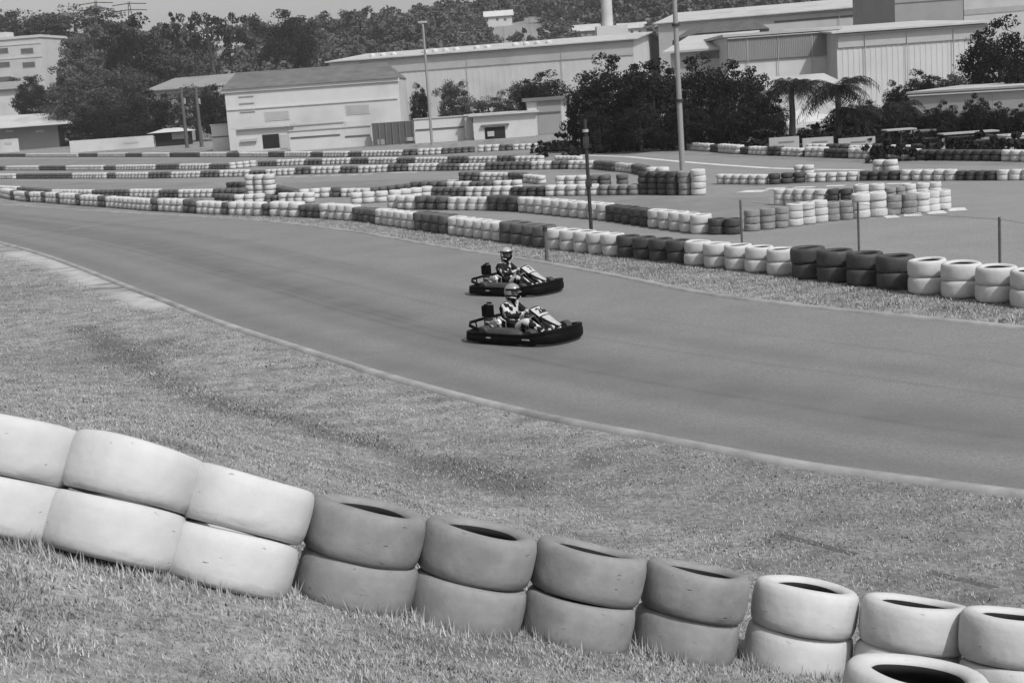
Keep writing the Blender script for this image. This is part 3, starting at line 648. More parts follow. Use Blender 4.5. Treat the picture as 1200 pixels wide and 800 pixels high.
M['shoe'] = mat('pale_shoe', .45, .2, 14, .7)
M['helmet'] = mat('silver_helmet', .22, .12, 9, .28, spec=.6)
M['helmet2'] = mat('light_grey_helmet', .32, .2, 7, .28, spec=.6)
def skinned(name, verts, edges, radii, m, parent, root=0, sub=2):
    me = bpy.data.meshes.new(name); me.from_pydata(verts, edges, []); o = bpy.data.objects.new(name, me); C.objects.link(o)
    md = o.modifiers.new('s', 'SKIN'); md.use_smooth_shade = True
    for i, r in enumerate(radii):
        v = me.skin_vertices[0].data[i]; v.radius = (r, r) if not isinstance(r, tuple) else r; v.use_root = (i == root)
    sb = o.modifiers.new('u', 'SUBSURF'); sb.levels = sub; sb.render_levels = sub
    bpy.context.view_layer.update()
    m2 = bpy.data.meshes.new_from_object(o.evaluated_get(bpy.context.evaluated_depsgraph_get())); o.modifiers.clear(); o.data = m2; m2.name = name
    m2.materials.clear(); m2.materials.append(m); m2.polygons.foreach_set('use_smooth', [True]*len(m2.polygons)); o.parent = parent; return o
def make_driver(loc, rz, suit, helm, label, lean=0, look=0):
    p = thing('person', label, 'person', loc, rz); p.scale = (.95,.95,.95)
    V = [(-.28,0,.20),(-.36,0,.34),(-.39,0,.48),(-.38,0,.60),(-.35,0,.69),(-.32,0,.80)]; Rr = [.15,.14,(.175,.15),(.15,.13),.062,.08]; E = [(0,1),(1,2),(2,3),(3,4),(4,5)]
    hands = []
    for s in (-1,1):
        b0 = len(V); V += [(-.37,.165*s,.605),(-.20,.255*s,.44),(-.02,.20*s,.455),(.085,.155*s,.515)]; Rr += [.078,.06,.05,.034]; E += [(3,b0),(b0,b0+1),(b0+1,b0+2),(b0+2,b0+3)]
        b1 = len(V); V += [(-.22,.11*s,.19),(-.02,.17*s,.28),(.18,.22*s,.37),(.36,.19*s,.27),(.54,.145*s,.15)]; Rr += [.112,.098,.08,.064,.048]; E += [(0,b1)]+[(b1+i,b1+i+1) for i in range(4)]
    body = skinned('body', V, E, Rr, suit, p)
    for s in (-1,1):
        # gloves: palm, four bent fingers around the rim and a thumb
        base = Vector((.09,.152*s,.52)); V = [tuple(base-Vector((.04,0,.02))), tuple(base), tuple(base+Vector((.035,-.004*s,.018)))]; Rr = [.027,.03,.026]; E = [(0,1),(1,2)]
        mb = skinned('glove', V, E, Rr, M['glove'], p, sub=1)
        for f in range(4):
            u = Vector((.70,0,.714)); o_ = base + Vector((.035,0,.02)) + Vector((-.714,0,.70)).normalized()*(.016*(f-1.5)) + Vector((0,.012*s,0)); Lf = (.026,.030,.028,.022)[f]
            V = [tuple(o_), tuple(o_+Vector((.02,-.004*s,.018))), tuple(o_+Vector((.03,-Lf*s,.01))), tuple(o_+Vector((.012,-(Lf+.014)*s,-.008)))]
            skinned('finger', V, [(0,1),(1,2),(2,3)], [.009,.0088,.008,.007], M['glove'], mb, sub=1)
        o_ = base + Vector((-.005,-.02*s,.0)); V = [tuple(o_), tuple(o_+Vector((.0,-.022*s,.016))), tuple(o_+Vector((.015,-.03*s,.03)))]
        skinned('thumb', V, [(0,1),(1,2)], [.012,.010,.008], M['glove'], mb, sub=1)
        V = [(.52,.145*s,.15),(.56,.145*s,.12),(.61,.143*s,.18),(.635,.143*s,.25)]; skinned('shoe', V, [(0,1),(1,2),(2,3)], [.045,.048,.042,.032], M['shoe'], p, sub=2)
    # head inside an open-visor full-face helmet
    hc = Vector((-.29,0,.85)); rl = Matrix.Rotation(look, 4, 'Z')
    mb = MB(); n, mm = 32, 24; hr = (.158,.138,.160)
    def hp(i, j, k=1.0):
        t = PI*i/mm; a = 2*PI*j/n; x = math.sin(t)*math.cos(a); y = math.sin(t)*math.sin(a); z = math.cos(t)
        chin = max(0, -z)*max(0, x); f_ = 1 + .16*chin
        zz = z if z > -.86 else -.86
        return hc + (rl.to_3x3() @ Vector((x*hr[0]*f_*k, y*hr[1]*k, zz*hr[2]*k)))
    for k_ in (1.0, .9):
        for i in range(mm+1):
            for j in range(n): mb.v.append(tuple(hp(i, j, k_)))
    S = (mm+1)*n
    def hole(i, j):
        a = ((j+.5)/n*360+180) % 360-180; t = (i+.5)/mm*180
        return abs(a) < 66 and 70 < t < 112
    for i in range(mm):
        for j in range(n):
            if hole(i, j): continue
            for o_ in (0, S): mb.f.append((o_+i*n+j, o_+(i+1)*n+j, o_+(i+1)*n+(j+1)%n, o_+i*n+(j+1)%n))
            for di, dj, e in ((0,1,((0,1),(1,1))),(0,-1,((0,0),(1,0))),(1,0,((1,0),(1,1))),(-1,0,((0,0),(0,1)))):
                if 0 <= i+di < mm and hole(i+di, (j+dj)%n):
                    a = (i+e[0][0])*n+(j+e[0][1])%n; b2 = (i+e[1][0])*n+(j+e[1][1])%n; mb.f.append((a, b2, b2+S, a+S))
    hm = mb.build('helmet', helm, p, sharp=60); hm.data.materials.append(M['blackplastic'])
    for q in hm.data.polygons:
        if q.center.z < hc.z-.045 and q.center.x > hc.x-.09: q.material_index = 1
    # raised visor lip, dark side band and pivots
    mb = MB()
    for a0 in np.linspace(-100, 100, 29):
        pass
    arc_ = []
    for a in np.linspace(-118, 118, 30):
        x = math.cos(rad(a)); y = math.sin(rad(a)); arc_.append((x, y))
    for zb, zt in ((.26,.46),):
        for x, y in arc_:
            for z, k in ((zb,1.03),(zt,1.03),(zt,1.0),(zb,1.0)):
                c_ = math.sqrt(max(0, 1-z*z)); mb.v.append(tuple(hc + rl.to_3x3() @ Vector((x*hr[0]*c_*k, y*hr[1]*c_*k, z*hr[2]))))
    for i in range(29):
        for j in range(4): mb.f.append((i*4+j, i*4+(j+1)%4, (i+1)*4+(j+1)%4, (i+1)*4+j))
    mb.f += [(0,1,2,3), (116,117,118,119)]
    mb.build('visor', M['blackplastic'], hm, sharp=60)
    mb = MB()
    for s in (-1,1):
        mb.tube([hc+rl.to_3x3() @ Vector((.02,.118*s,.0)), hc+rl.to_3x3() @ Vector((.02,.130*s,.0))], .022, 14)
        mb.tube([hc+rl.to_3x3() @ Vector((-.05,.108*s,-.075)), hc+rl.to_3x3() @ Vector((.06,.112*s,-.085)), hc+rl.to_3x3() @ Vector((.125,.07*s,-.10))], .010, 8)
    mb.build('trim', M['whiteplastic'], hm)
    # face seen in the opening
    mb = MB(); q3 = rl.to_3x3()
    mb.ball(hc, (.098,.080,.118), 20, 16); mb.ball(hc+q3 @ Vector((.104,0,-.012)), (.018,.012,.026)); mb.ball(hc+q3 @ Vector((.088,0,-.055)), (.012,.028,.008))
    for s in (-1,1): mb.ball(hc+q3 @ Vector((.075,.045*s,-.02)), (.02,.02,.02))
    fc = mb.build('face', M['skin'], p, sharp=60)
    mb = MB()
    for s in (-1,1):
        mb.ball(hc+q3 @ Vector((.091,.030*s,.012)), (.010,.013,.007)); mb.tube([hc+q3 @ Vector((.098,.014*s,.028)), hc+q3 @ Vector((.090,.046*s,.030))], .004, 6)
    mb.build('eyes', M['darksteel'], fc)
    return p
def kart_at(px, py, yaw, number, suit, helm, klab, plab, look):
    P = gnd(px, py); loc = (P[0], P[1], .014)
    make_kart(loc, yaw, number, klab); loc = (loc[0]+.035*math.cos(yaw), loc[1]+.035*math.sin(yaw), loc[2]); make_driver(loc, yaw, suit, helm, plab, look=look)
kart_at(617, 398, rad(-40), '26', M['suit'], M['helmet'], 'black go-kart with white plate number 26, nearer of the two on the track', 'driver with silver helmet and black and white racing suit seated in the nearer kart', rad(5))
kart_at(607, 343, rad(-38), '7', M['suit2'], M['helmet2'], 'black go-kart with plain white front panel, racing just behind the nearer one', 'driver with light helmet and patched dark suit seated in the farther kart', rad(-24))

# ------------------------------------------------------------------ fence, posts and poles
def pole(name, label, cat, px, d, ytop, r0, r1, m, extras=None, group=None, z0=0):
    P = pos(px, d, z0); ht = atd(px, ytop, d)[2]
    # column lean in the photo comes from the camera only: pole is plumb
    t = thing(name, label, cat, (P[0], P[1], z0), 0, group)
    mb = MB(); mb.tube([(0,0,-.1),(0,0,ht*.5),(0,0,ht)], [r0,(r0+r1)/2,r1], 12); s = mb.build('shaft', m, t)
    mb = MB(); mb.lathe([(.001,.0),(r0*2.2,.0),(r0*2.2,.03),(r0*1.2,.06),(.001,.06)], 12, closed=False); mb.build('base_plate', m, t)
    return t, ht
t, ht = pole('lamp_pole', 'tall pale steel pole standing behind the corner tyre wall, top beyond the photo', 'pole', 800, 66, -60, .135, .10, M['greywall'], group='tall pale poles')
for s in (-1,1):
    mb = MB(); mb.tube([(0,0,ht-.3),(.8*s,0,ht-.1)], .04, 8); a = mb.build('arm', M['paintsteel'], t)
    mb = MB(); mb.box((1.0*s,0,ht-.08),(.5,.3,.14), taper=.8); mb.build('floodlight', M['paintsteel'], a, bevel=.02)
for z in (3.2, 6.6):
    mb = MB(); mb.lathe([(.17,0),(.18,0),(.18,.12),(.17,.12)], 12, Matrix.Translation((0,0,z))); mb.build('clamp_band', M['darksteel'], t)
t, ht = pole('lamp_pole', 'slimmer pale pole in front of the long warehouse wall', 'pole', 506.5, 125, 27, .13, .10, M['greywall'], group='tall pale poles')
mb = MB(); mb.box((0,0,ht+.02),(.8,.3,.16)); mb.build('floodlight', M['paintsteel'], t, bevel=.02)
t, ht = pole('marshal_post', 'dark slender post behind the white tyres of the second barrier', 'post', 693, 41.5, 139, .055, .05, M['darksteel'])
mb = MB(); mb.box((0,-.02,1.42),(.18,.14,.18)); mb.build('switch_box', M['darksteel'], t, bevel=.01)
mb = MB(); mb.box((-.0,-.01,2.6),(.17,.12,.34)); mb.build('light_box', M['darksteel'], t, bevel=.01)
mb = MB(); mb.tube([(0,0,2.9),(0,0,2.98)], .09, 12); mb.build('cap', M['paintsteel'], t)
t, ht = pole('marker_post', 'short grey post on the grass edge behind the farther kart', 'post', 641, 35.2, 264, .045, .045, M['darkwall'])
mb = MB(); mb.tube([(0,0,ht-.12),(0,0,ht-.02)], .058, 12); mb.build('band', M['darksteel'], t)
t, ht = pole('marker_post', 'small dark-topped post beside the raised white tyres in the infield', 'post', 1033.5, 58, 199, .07, .07, M['darksteel'])
mb = MB(); mb.box((0,0,ht-.1),(.3,.12,.3)); mb.build('sign_plate', M['darksteel'], t, bevel=.01)
# chain-link fence behind the trackside barrier
FP = [gnd(870, 296), gnd(1007, 303), gnd(1172, 333), gnd(1330, 357)]
ft = thing('chain_link_fence', 'see-through wire mesh fence on thin posts behind the trackside tyres', 'fence', (FP[0][0], FP[0][1], 0))
ref = FP[0]; topz = 1.25
mb = MB(); wires = MB()
for i, P in enumerate(FP):
    q = (P[0]-ref[0], P[1]-ref[1]); m2 = MB(); m2.tube([(q[0],q[1],0),(q[0],q[1],topz+.02)], .027, 10); m2.build('post', M['postgrey'], ft)
for A, B in zip(FP[:-1], FP[1:]):
    A = Vector((A[0]-ref[0], A[1]-ref[1], 0)); B = Vector((B[0]-ref[0], B[1]-ref[1], 0)); Ln = (B-A).length; u = (B-A)/Ln
    for sag in (0,): wires.tube([A+Vector((0,0,topz-.02)), (A+B)/2+Vector((0,0,topz-.10)), B+Vector((0,0,topz-.02))], .006, 4)
    st_ = .085; x = -topz
    while x < Ln:
        for dr in (1, -1):
            x0, x1 = x, x+topz; z0, z1 = (0, topz) if dr > 0 else (topz, 0)
            a0 = max(0, -x0)/topz; a1 = min(1, (Ln-x0)/topz)
            if a1 > a0:
                p0 = A+u*(x0+a0*topz)+Vector((0,0,z0+(z1-z0)*a0)); p1 = A+u*(x0+a1*topz)+Vector((0,0,z0+(z1-z0)*a1))
                wires.tube([p0, p1], .0016, 3, cap=False)
        x += st_
wires.build('wire_mesh', M['paintsteel'], ft)

# drain gratings in the grass
for lab, pts in [('left dark drain grating sunk in the grass above the near white tyres', [(905,628),(960,640),(1000,652)]), ('right dark drain grating sunk in the grass near the photo edge', [(1085,672),(1125,682),(1165,692)])]:
    P = [hit(*p) for p in pts]; a = P[0]; t = thing('drain_grating', lab, 'drain', (a[0], a[1], h1(a[0], a[1])), 0, 'drain gratings in the grass')
    Q = resample(np.array([p[:2] for p in P]), .05); d = (Q[-1]-Q[0]); Ln = np.linalg.norm(d); d /= Ln; nn = np.array([-d[1], d[0]])
    fr = MB(); br = MB()
    for s in (0, 1):
        pts_ = [Q[0]+d*Ln*k/8+nn*((.075*s)) for k in range(9)]
        fr.tube([(p[0]-a[0], p[1]-a[1], h1(*p)-h1(a[0],a[1])-.002) for p in pts_], .008, 5)
    for k in range(int(Ln/.045)):
        p = Q[0]+d*k*.045; q = p+nn*.08; z = h1(*p)-h1(a[0],a[1])-.002; z2 = h1(*q)-h1(a[0],a[1])-.002; br.tube([(p[0]-a[0],p[1]-a[1],z),(q[0]-a[0],q[1]-a[1],z2)], .007, 4)
    bed = MB(); 
    for k in range(8):
        p0 = Q[0]+d*Ln*k/8; p1 = Q[0]+d*Ln*(k+1)/8
        o_ = len(bed.v)
        for p in (p0, p1, p1+nn*.08, p0+nn*.08): bed.v.append((p[0]-a[0], p[1]-a[1], h1(*p)-h1(a[0],a[1])+.003))
        bed.f.append((o_, o_+1, o_+2, o_+3))
    fr.build('rim', M['rail'], t); br.build('bars', M['rail'], t); bed.build('channel', M['darkwall'], t)

# ------------------------------------------------------------------ buildings
def frame_of(x0, x1, d0, d1):
    A = pos(x0, d0); B = pos(x1, d1); u = (B-A)[:2]; Ln = np.linalg.norm(u); rz = math.atan2(u[1], u[0]); return A, Ln, rz
def topz_(x, y, d): return atd(x, y, d)[2]
class Bld:
    """a building whose front wall runs from photo column x0 to x1 at depths d0, d1; local x along the front, y into depth"""
    def __init__(s, name, label, cat, x0, x1, d0, d1=None, group=None):
        d1 = d1 or d0; s.x0, s.x1, s.d0, s.d1 = x0, x1, d0, d1
        s.A, s.L, s.rz = frame_of(x0, x1, d0, d1); s.t = thing(name, label, cat, (s.A[0], s.A[1], 0), s.rz, group)
        s.zb = -1.0
    def lx(s, px):   # photo column -> distance along the front
        # intersect view column (at wall height zero) with front line
        lo, hi = -60.0, s.L+60
        c, sn = math.cos(s.rz), math.sin(s.rz)
        for _ in range(50):
            m = (lo+hi)/2; P = np.array([s.A[0]+c*m, s.A[1]+sn*m, 3.0]); v = P-C0; w = v@Fv; xx = 600+CF*(v@Rv)/w - 0
            if xx < px: lo = m
            else: hi = m
        return (lo+hi)/2
    def z(s, px, py):
        k = s.lx(px)/s.L if s.L else 0; d = s.d0+(s.d1-s.d0)*k; return topz_(px, py, d)
    def wall(s, h, depth, m, name='wall', ribs=0, z0=None):
        mb = MB(); z0 = s.zb if z0 is None else z0; mb.box((s.L/2, depth/2, (h+z0)/2), (s.L, depth, h-z0)); w = mb.build(name, m, s.t)
        if ribs:
            r = MB(); k = int(s.L/ribs)
            for i in range(k+1): r.box((i*s.L/k, -.005, (h+z0)/2), (ribs*.3, .04, h-z0-.1))
            r.build('cladding_ribs', m, w)
        return w
    def panel(s, x0, x1, z0, z1, m, name, parent=None, proud=.05, th=.12):
        mb = MB(); mb.box(((x0+x1)/2, -proud+th/2, (z0+z1)/2), (abs(x1-x0), th, abs(z1-z0))); return mb.build(name, m, parent or s.t)
    def pxpanel(s, x0, x1, y0, y1, m, name, parent=None, proud=.05, th=.12):
        a, b = s.lx(x0), s.lx(x1); xm = (x0+x1)/2; return s.panel(a, b, s.z(xm, y1), s.z(xm, y0), m, name, parent, proud, th)
    def gable(s, h, rise, depth, m, over=.5, name='roof', ridge_at=.5, th=.15):
        mb = MB(); L_ = s.L; y0, y1 = -over, depth+over; ym = y0+(y1-y0)*ridge_at
        for a, b_ in (((y0,h),(ym,h+rise)),((ym,h+rise),(y1,h))):
            o = len(mb.v)
            for x in (-over, L_+over):
                for (y, z) in (a, b_): mb.v += [(x,y,z+.02),(x,y,z+.02+th)]
            mb.f += [(o,o+2,o+6,o+4),(o+1,o+5,o+7,o+3),(o,o+4,o+5,o+1),(o+2,o+3,o+7,o+6),(o,o+1,o+3,o+2),(o+4,o+6,o+7,o+5)]
        r = mb.build(name, m, s.t)
        for x in (.02, L_-.02):
            gb = MB(); gb.v += [(x,0.02,h),(x,depth-.02,h),(x,depth*ridge_at,h+rise)]; gb.f += [(0,1,2)]; gb.build('gable_end', M['lightwall'], s.t)
        return r
    def slab(s, z0, z1, depth, m, over=.4, name='roof', slope=0):
        mb = MB(); L_ = s.L; y0, y1 = -over, depth+over
        vs = [(-over,y0,z0),(L_+over,y0,z0),(L_+over,y1,z0+slope),(-over,y1,z0+slope),(-over,y0,z1),(L_+over,y0,z1),(L_+over,y1,z1+slope),(-over,y1,z1+slope)]
        mb.add(vs, [(0,3,2,1),(4,5,6,7),(0,1,5,4),(1,2,6,5),(2,3,7,6),(3,0,4,7)]); return mb.build(name, m, s.t)
    def window(s, x0, x1, y0, y1, m=None, fr=None):
        f = s.pxpanel(x0, x1, y0, y1, fr or M['midwall'], 'window', proud=.06, th=.1); a, b = s.lx(x0), s.lx(x1); xm = (x0+x1)/2; za, zb = s.z(xm, y1), s.z(xm, y0); e = .12
        s.panel(a+e, b-e, za+e, zb-e, m or M['glass'], 'pane', f, proud=.08, th=.06); return f

# main white warehouse at the left
w = Bld('warehouse', 'white warehouse with dark pitched roof behind the left tyre rows', 'warehouse', 270, 472, 154, 154)
h = (w.z(300,102.5)+w.z(460,92.5))/2
w.wall(h, 14, M['white_wall'])
mb = MB(); hr_ = 1.9
mb.v = [(-.3,-.4,h+.02),(w.L+.1,-.4,h+.02),(w.L-1.6,7,h+hr_),(.2,7,h+hr_),(w.L+.1,14.4,h+.02),(-.3,14.4,h+.02)]; mb.f = [(0,1,2,3),(3,2,4,5),(1,4,2),(0,3,5)]; rf = mb.build('roof', M['roofdark'], w.t)
w.panel(-.35, w.L+.15, h-.35, h+.02, M['white_wall'], 'fascia', proud=.2)
zl = w.z(380,121); w.panel(.1, w.L-.2, zl-.08, zl+.08, M['white_wall'], 'ledge', proud=.12, th=.16)
for x0, x1, y0, y1 in [(311,340,129.5,141),(406,434,122,134)]: w.window(x0, x1, y0, y1, M['midwall'], M['lightwall'])
dr = w.pxpanel(404,436,141,168,M['white_wall'],'door',proud=.08); w.pxpanel(407,433,157.5,159,M['greywall'],'rail',dr,proud=.16)
for x0, x1, y in [(283,300,112),(283,300,120),(283,300,130),(341,402,144.5)]: w.pxpanel(x0, x1, y, y+1.3, M['midwall'], 'louvre', proud=.1)
for i in range(0): w.panel(w.L*(i+.5)/9-.06, w.L*(i+.5)/9+.06, .3, h-.5, M['white_wall'], 'pilaster', proud=.06, th=.1)
# lean-to in front with dark doorway
w = Bld('site_hut', 'white hut with an open dark doorway in front of the white warehouse', 'hut', 279, 338, 145)
h = w.z(300,151); w.wall(h, 5, M['white_wall']); w.slab(h+.02, h+.22, 5, M['rooflight'])
w.pxpanel(305.5,325,157.5,174,M['opening'],'doorway',proud=.03); w.pxpanel(326,336,158,174,M['midwall'],'shutter',proud=.06); w.pxpanel(280,299,163,166,M['midwall'],'shelf',proud=.3,th=.4)
w = Bld('boundary_wall', 'white panelled boundary wall with a dark line right of the hut', 'wall', 341, 436, 137)
h = w.z(380,151); w.wall(h, .3, M['white_wall'])
w.panel(.1, w.L*.62, h*.62, h*.62+.14, M['darkwall'], 'rail', proud=.06); w.panel(w.L*.68, w.L-.1, h*.5, h*.5+.14, M['darkwall'], 'rail', proud=.06); w.panel(-.05,w.L+.05,h-.02,h+.08,M['rooflight'],'coping',proud=.1,th=.45)
w = Bld('loading_gate', 'dark sheet gate right of the white warehouse', 'gate', 437.5, 486, 136)
h = w.z(460,143); w.wall(h, .2, M['darkwall'], 'leaf')
for i in range(7): w.panel(w.L*i/6.2, w.L*i/6.2+.1, .05, h, M['roofdark'], 'rib', proud=.1)
w.pxpanel(439.5,448,163.5,170,M['greywall'],'hatch',proud=.07); w.pxpanel(473,484,161,165.5,M['midwall'],'plate',proud=.09)
w = Bld('boundary_wall', 'long low white wall between the dark gate and the grey pillar', 'wall', 487, 546, 134)
h = w.z(515,138); w.wall(h, .3, M['white_wall']); w.panel(.1, w.L-.1, h*.52, h*.52+.14, M['darkwall'], 'rail', proud=.06); w.panel(-.05,w.L+.05,h-.02,h+.08,M['rooflight'],'coping',proud=.1,th=.45)
w = Bld('gate_pillar', 'grey pillar between two white wall lengths', 'pillar', 546.5, 555, 133)
h = w.z(550,136); w.wall(h, 1, M['midwall'], 'shaft'); w.slab(h+.01, h+.15, 1, M['rooflight'], .1, 'cap')
w = Bld('garage', 'low white garage with a dark open bay right of the grey pillar', 'garage', 556, 628, 132)
h = w.z(590,134.5); w.wall(h, 6, M['white_wall']); w.slab(h+.02, h+.2, 6, M['rooflight'])
w.pxpanel(566,590,149,167,M['opening'],'bay',proud=.03); w.pxpanel(569,577,154,160,M['midwall'],'white_crate',proud=.2,th=.3); w.pxpanel(562,595,145.5,147.2,M['roofdark'],'lintel',proud=.3,th=.4)
w = Bld('cabin', 'small brick cabin with dark flat roof left of the big dark trees', 'cabin', 620, 666, 134)
h = w.z(640,118); w.wall(h, 5, M['lightwall']); w.slab(h+.02, h+.3, 5, M['roofdark'])
bd = w.pxpanel(629,657,119,157,M['greywall'],'brick_front',proud=.06); w.pxpanel(630,656,131,133,M['darkwall'],'window',bd,proud=.12)
# grey shed roofs left of warehouse
w = Bld('long_shed', 'long pale roof seen behind the twin poles', 'shed', 178, 268, 240, 234)
h = w.z(225,104); w.wall(h, 18, M['midwall']); w.gable(h, 2.0, 18, M['greywall']); w.panel(w.L-1.8,w.L-.1,h*.6,h+.4,M['lightwall'],'end_panel',proud=.4)
w = Bld('white_box_store', 'stacked white storage boxes left of the white warehouse', 'container', 250, 279, 157)
h = w.z(265,146); w.wall(h, 3, M['white_wall'], 'body'); w.panel(-.02, w.L+.02, h*.52, h*.52+.12, M['darkwall'], 'joint', proud=.04); w.slab(h+.01, h+.1, 3, M['rooflight'], .08, 'lid')
# twin dark masts
for lab, px in (('left one of twin weathered utility poles beside the white boxes', 219.5), ('right one of twin weathered utility poles beside the white boxes', 236.5)):
    t, ht = pole('utility_pole', lab, 'pole', px, 180, 102, .24, .18, M['darkwall'], group='twin utility poles')
    mb = MB(); mb.box((0,0,ht-.5),(1.1,.1,.1)); mb.build('crossarm', M['darkwall'], t)
    mb = MB(); mb.tube([(.28,0,ht-2.1),(.28,0,ht-1.4)], .16, 10); mb.build('transformer', M['greywall'], t)
# kiosk
w = Bld('kiosk', 'small dark kiosk with a pale awning roof left of the twin poles', 'kiosk', 183, 221, 200)
h = w.z(200,155); w.wall(h, 3, M['opening']); w.pxpanel(200,219,155.5,163,M['greywall'],'counter_board',proud=.1)
mb = MB(); mb.v = [(-.9,-.9,h+.02),(w.L+.6,-.9,h+.02),(w.L+.6,3.6,h+.02),(-.9,3.6,h+.02),(w.L*.25,1.2,h+.55),(w.L*.7,1.2,h+.55)]; mb.f = [(0,1,5,4),(1,2,5),(2,3,4,5),(3,0,4),(0,3,2,1)]; mb.build('awning', M['white_wall'], w.t)
# left shed, long board, van
w = Bld('open_shed', 'open-sided shed with wide pale roof at the left edge', 'shed', -70, 70, 246, 250)
h = w.z(20,149.5); w.wall(h, 12, M['greywall']); w.gable(h, 2.0, 12, M['rooflight'], over=2.9)
for px in (10, 45): w.pxpanel(px-3, px+6, 152.5, 155, M['lightwall'], 'window', proud=.06)
w = Bld('advert_board', 'long low white advertising board behind the back tyre row', 'board', 83, 181, 188)
h = w.z(130,162); w.wall(h, .15, M['white_wall'], 'face', z0=.25)
w.pxpanel(143,160,166.5,168.5,M['board'],'faded_lettering',proud=.03,th=.05)
for i in range(6): w.panel(w.L*i/5-.05, w.L*i/5+.05, -.1, .3, M['paintsteel'], 'leg', proud=-.05)
w = Bld('advert_board', 'short white advertising board cut by the left edge', 'board', -60, 23, 225)
h = w.z(10,163); w.wall(h, .15, M['white_wall'], 'face', z0=.2); w.pxpanel(4,12,167,170,M['board'],'faded_lettering',proud=.03,th=.05)
for i in range(4): w.panel(w.L*i/3-.05, w.L*i/3+.05, -.1, .3, M['paintsteel'], 'leg', proud=-.05)
# parked van / car builder
def car(label, px, d, rz, L_, W_, Hh, bodymat, van=False, name='parked_car'):
    P = pos(px, d); t = thing(name, label, 'van' if van else 'car', (P[0], P[1], .012), rz)
    prof = ([(-L_/2,.35),(-L_/2,Hh*.95),(-L_/2+.15,Hh),(L_/2-1.5,Hh),(L_/2-.8,Hh*.62),(L_/2-.05,Hh*.5),(L_/2,.35)] if van else
            [(-L_/2,.32),(-L_/2,.85),(-L_/2+.5,.92),(-L_/2+1.0,Hh),(L_/2-1.9,Hh),(L_/2-1.2,.95),(L_/2-.15,.78),(L_/2,.55),(L_/2,.32)])
    mb = MB(); k = len(prof)
    for y, sc in ((-W_/2,1),(W_/2,1)):
        for x, z in prof: mb.v.append((x, y*(1 if z < 1.0 else .88), z))
    mb.f = [tuple(range(k)), tuple(range(k, 2*k))]+[(i,(i+1)%k,(i+1)%k+k,i+k) for i in range(k)]
    mb.build('body', bodymat, t, bevel=.06)
    for s in (-1,1):
        mb = MB(); x0, x1 = (-L_/2+.5, L_/2-1.6) if van else (-L_/2+1.0, L_/2-1.6)
        mb.box(((x0+x1)/2, s*W_/2*.93, Hh*.76),((x1-x0), .06, Hh*.22)); mb.build('side_window', M['glass'], t)
        for x in (-L_/2+.8, L_/2-.8):
            mb = MB(); mb.lathe([(.16,-.1),(.3,-.1),(.33,-.06),(.33,.06),(.3,.1),(.16,.1)], 20, Matrix.Translation((x, s*(W_/2-.1), .33)) @ Matrix.Rotation(PI/2,4,'X')); wv = mb.build('wheel', M['kart_tyre'], t)
            mb = MB(); mb.lathe([(.001,-.08),(.17,-.08),(.17,.08),(.001,.08)], 16, Matrix.Translation((x, s*(W_/2-.1), .33)) @ Matrix.Rotation(PI/2,4,'X'), closed=False); mb.build('rim', M['steel'], wv)
    for s in (-1,1):
        mb = MB(); mb.box((L_/2-.02, s*W_*.36, .62),(.06,.25,.12)); mb.build('headlight', M['whiteplastic'], t)
    return t
# far-left upper buildings
w = Bld('apartment_building', 'pale three-storey apartment block on the hill at the left edge', 'building', -110, 62, 335, 330)
h = w.z(30,46.5); w.wall(h, 14, M['lightwall']); w.slab(h+.02, h+.6, 14, M['white_wall'], .25, 'parapet')
for y in (57, 73, 90):
    for x0 in (-62,-30,7,36): w.window(x0, x0+15, y-.5, y+6.5)
for y in (53.5, 69): w.panel(0, w.L, w.z(30,y), w.z(30,y)+.35, M['white_wall'], 'string_course', proud=.12)
mb = MB(); mb.box((w.L*.68,4,h+1.2),(5,4,1.4)); mb.build('roof_tank_room', M['white_wall'], w.t)
w = Bld('low_house', 'low white house with grey roof below the apartment block', 'house', -80, 31, 290)
h = w.z(10,105.5); w.wall(h, 12, M['white_wall']); w.gable(h, 1.6, 12, M['greywall'], over=.8); w.pxpanel(-20,-8,112,120,M['glass'],'window')
# long warehouse
w = Bld('long_warehouse', 'very long pale warehouse with thin light roof in the middle distance', 'warehouse', 395, 746, 205, 196)
h = (w.z(430,69)+w.z(745,49))/2; w.wall(h, 40, M['lightwall'], ribs=.9)
zb_ = h-2.0; w.panel(0, w.L, zb_, h-.15, M['midwall'], 'upper_cladding', proud=.14, th=.1); w.gable(h, 1.4, 40, M['rooflight'], over=.7)
for x0, x1 in [(.11,.25),(.29,.44),(.47,.56),(.6,.78)]:
    k = int((x1-x0)*w.L/1.6)
    for i in range(k):
        mb = MB(); mb.ball((w.L*x0+i*1.6, 5.0, h+.62),(.5,.5,.42), 8, 6); mb.build('roof_ventilator', M['white_wall'], w.t)
w.panel(-.02, w.L*.10, .2, h-.05, M['midwall'], 'end_bay', proud=.3)
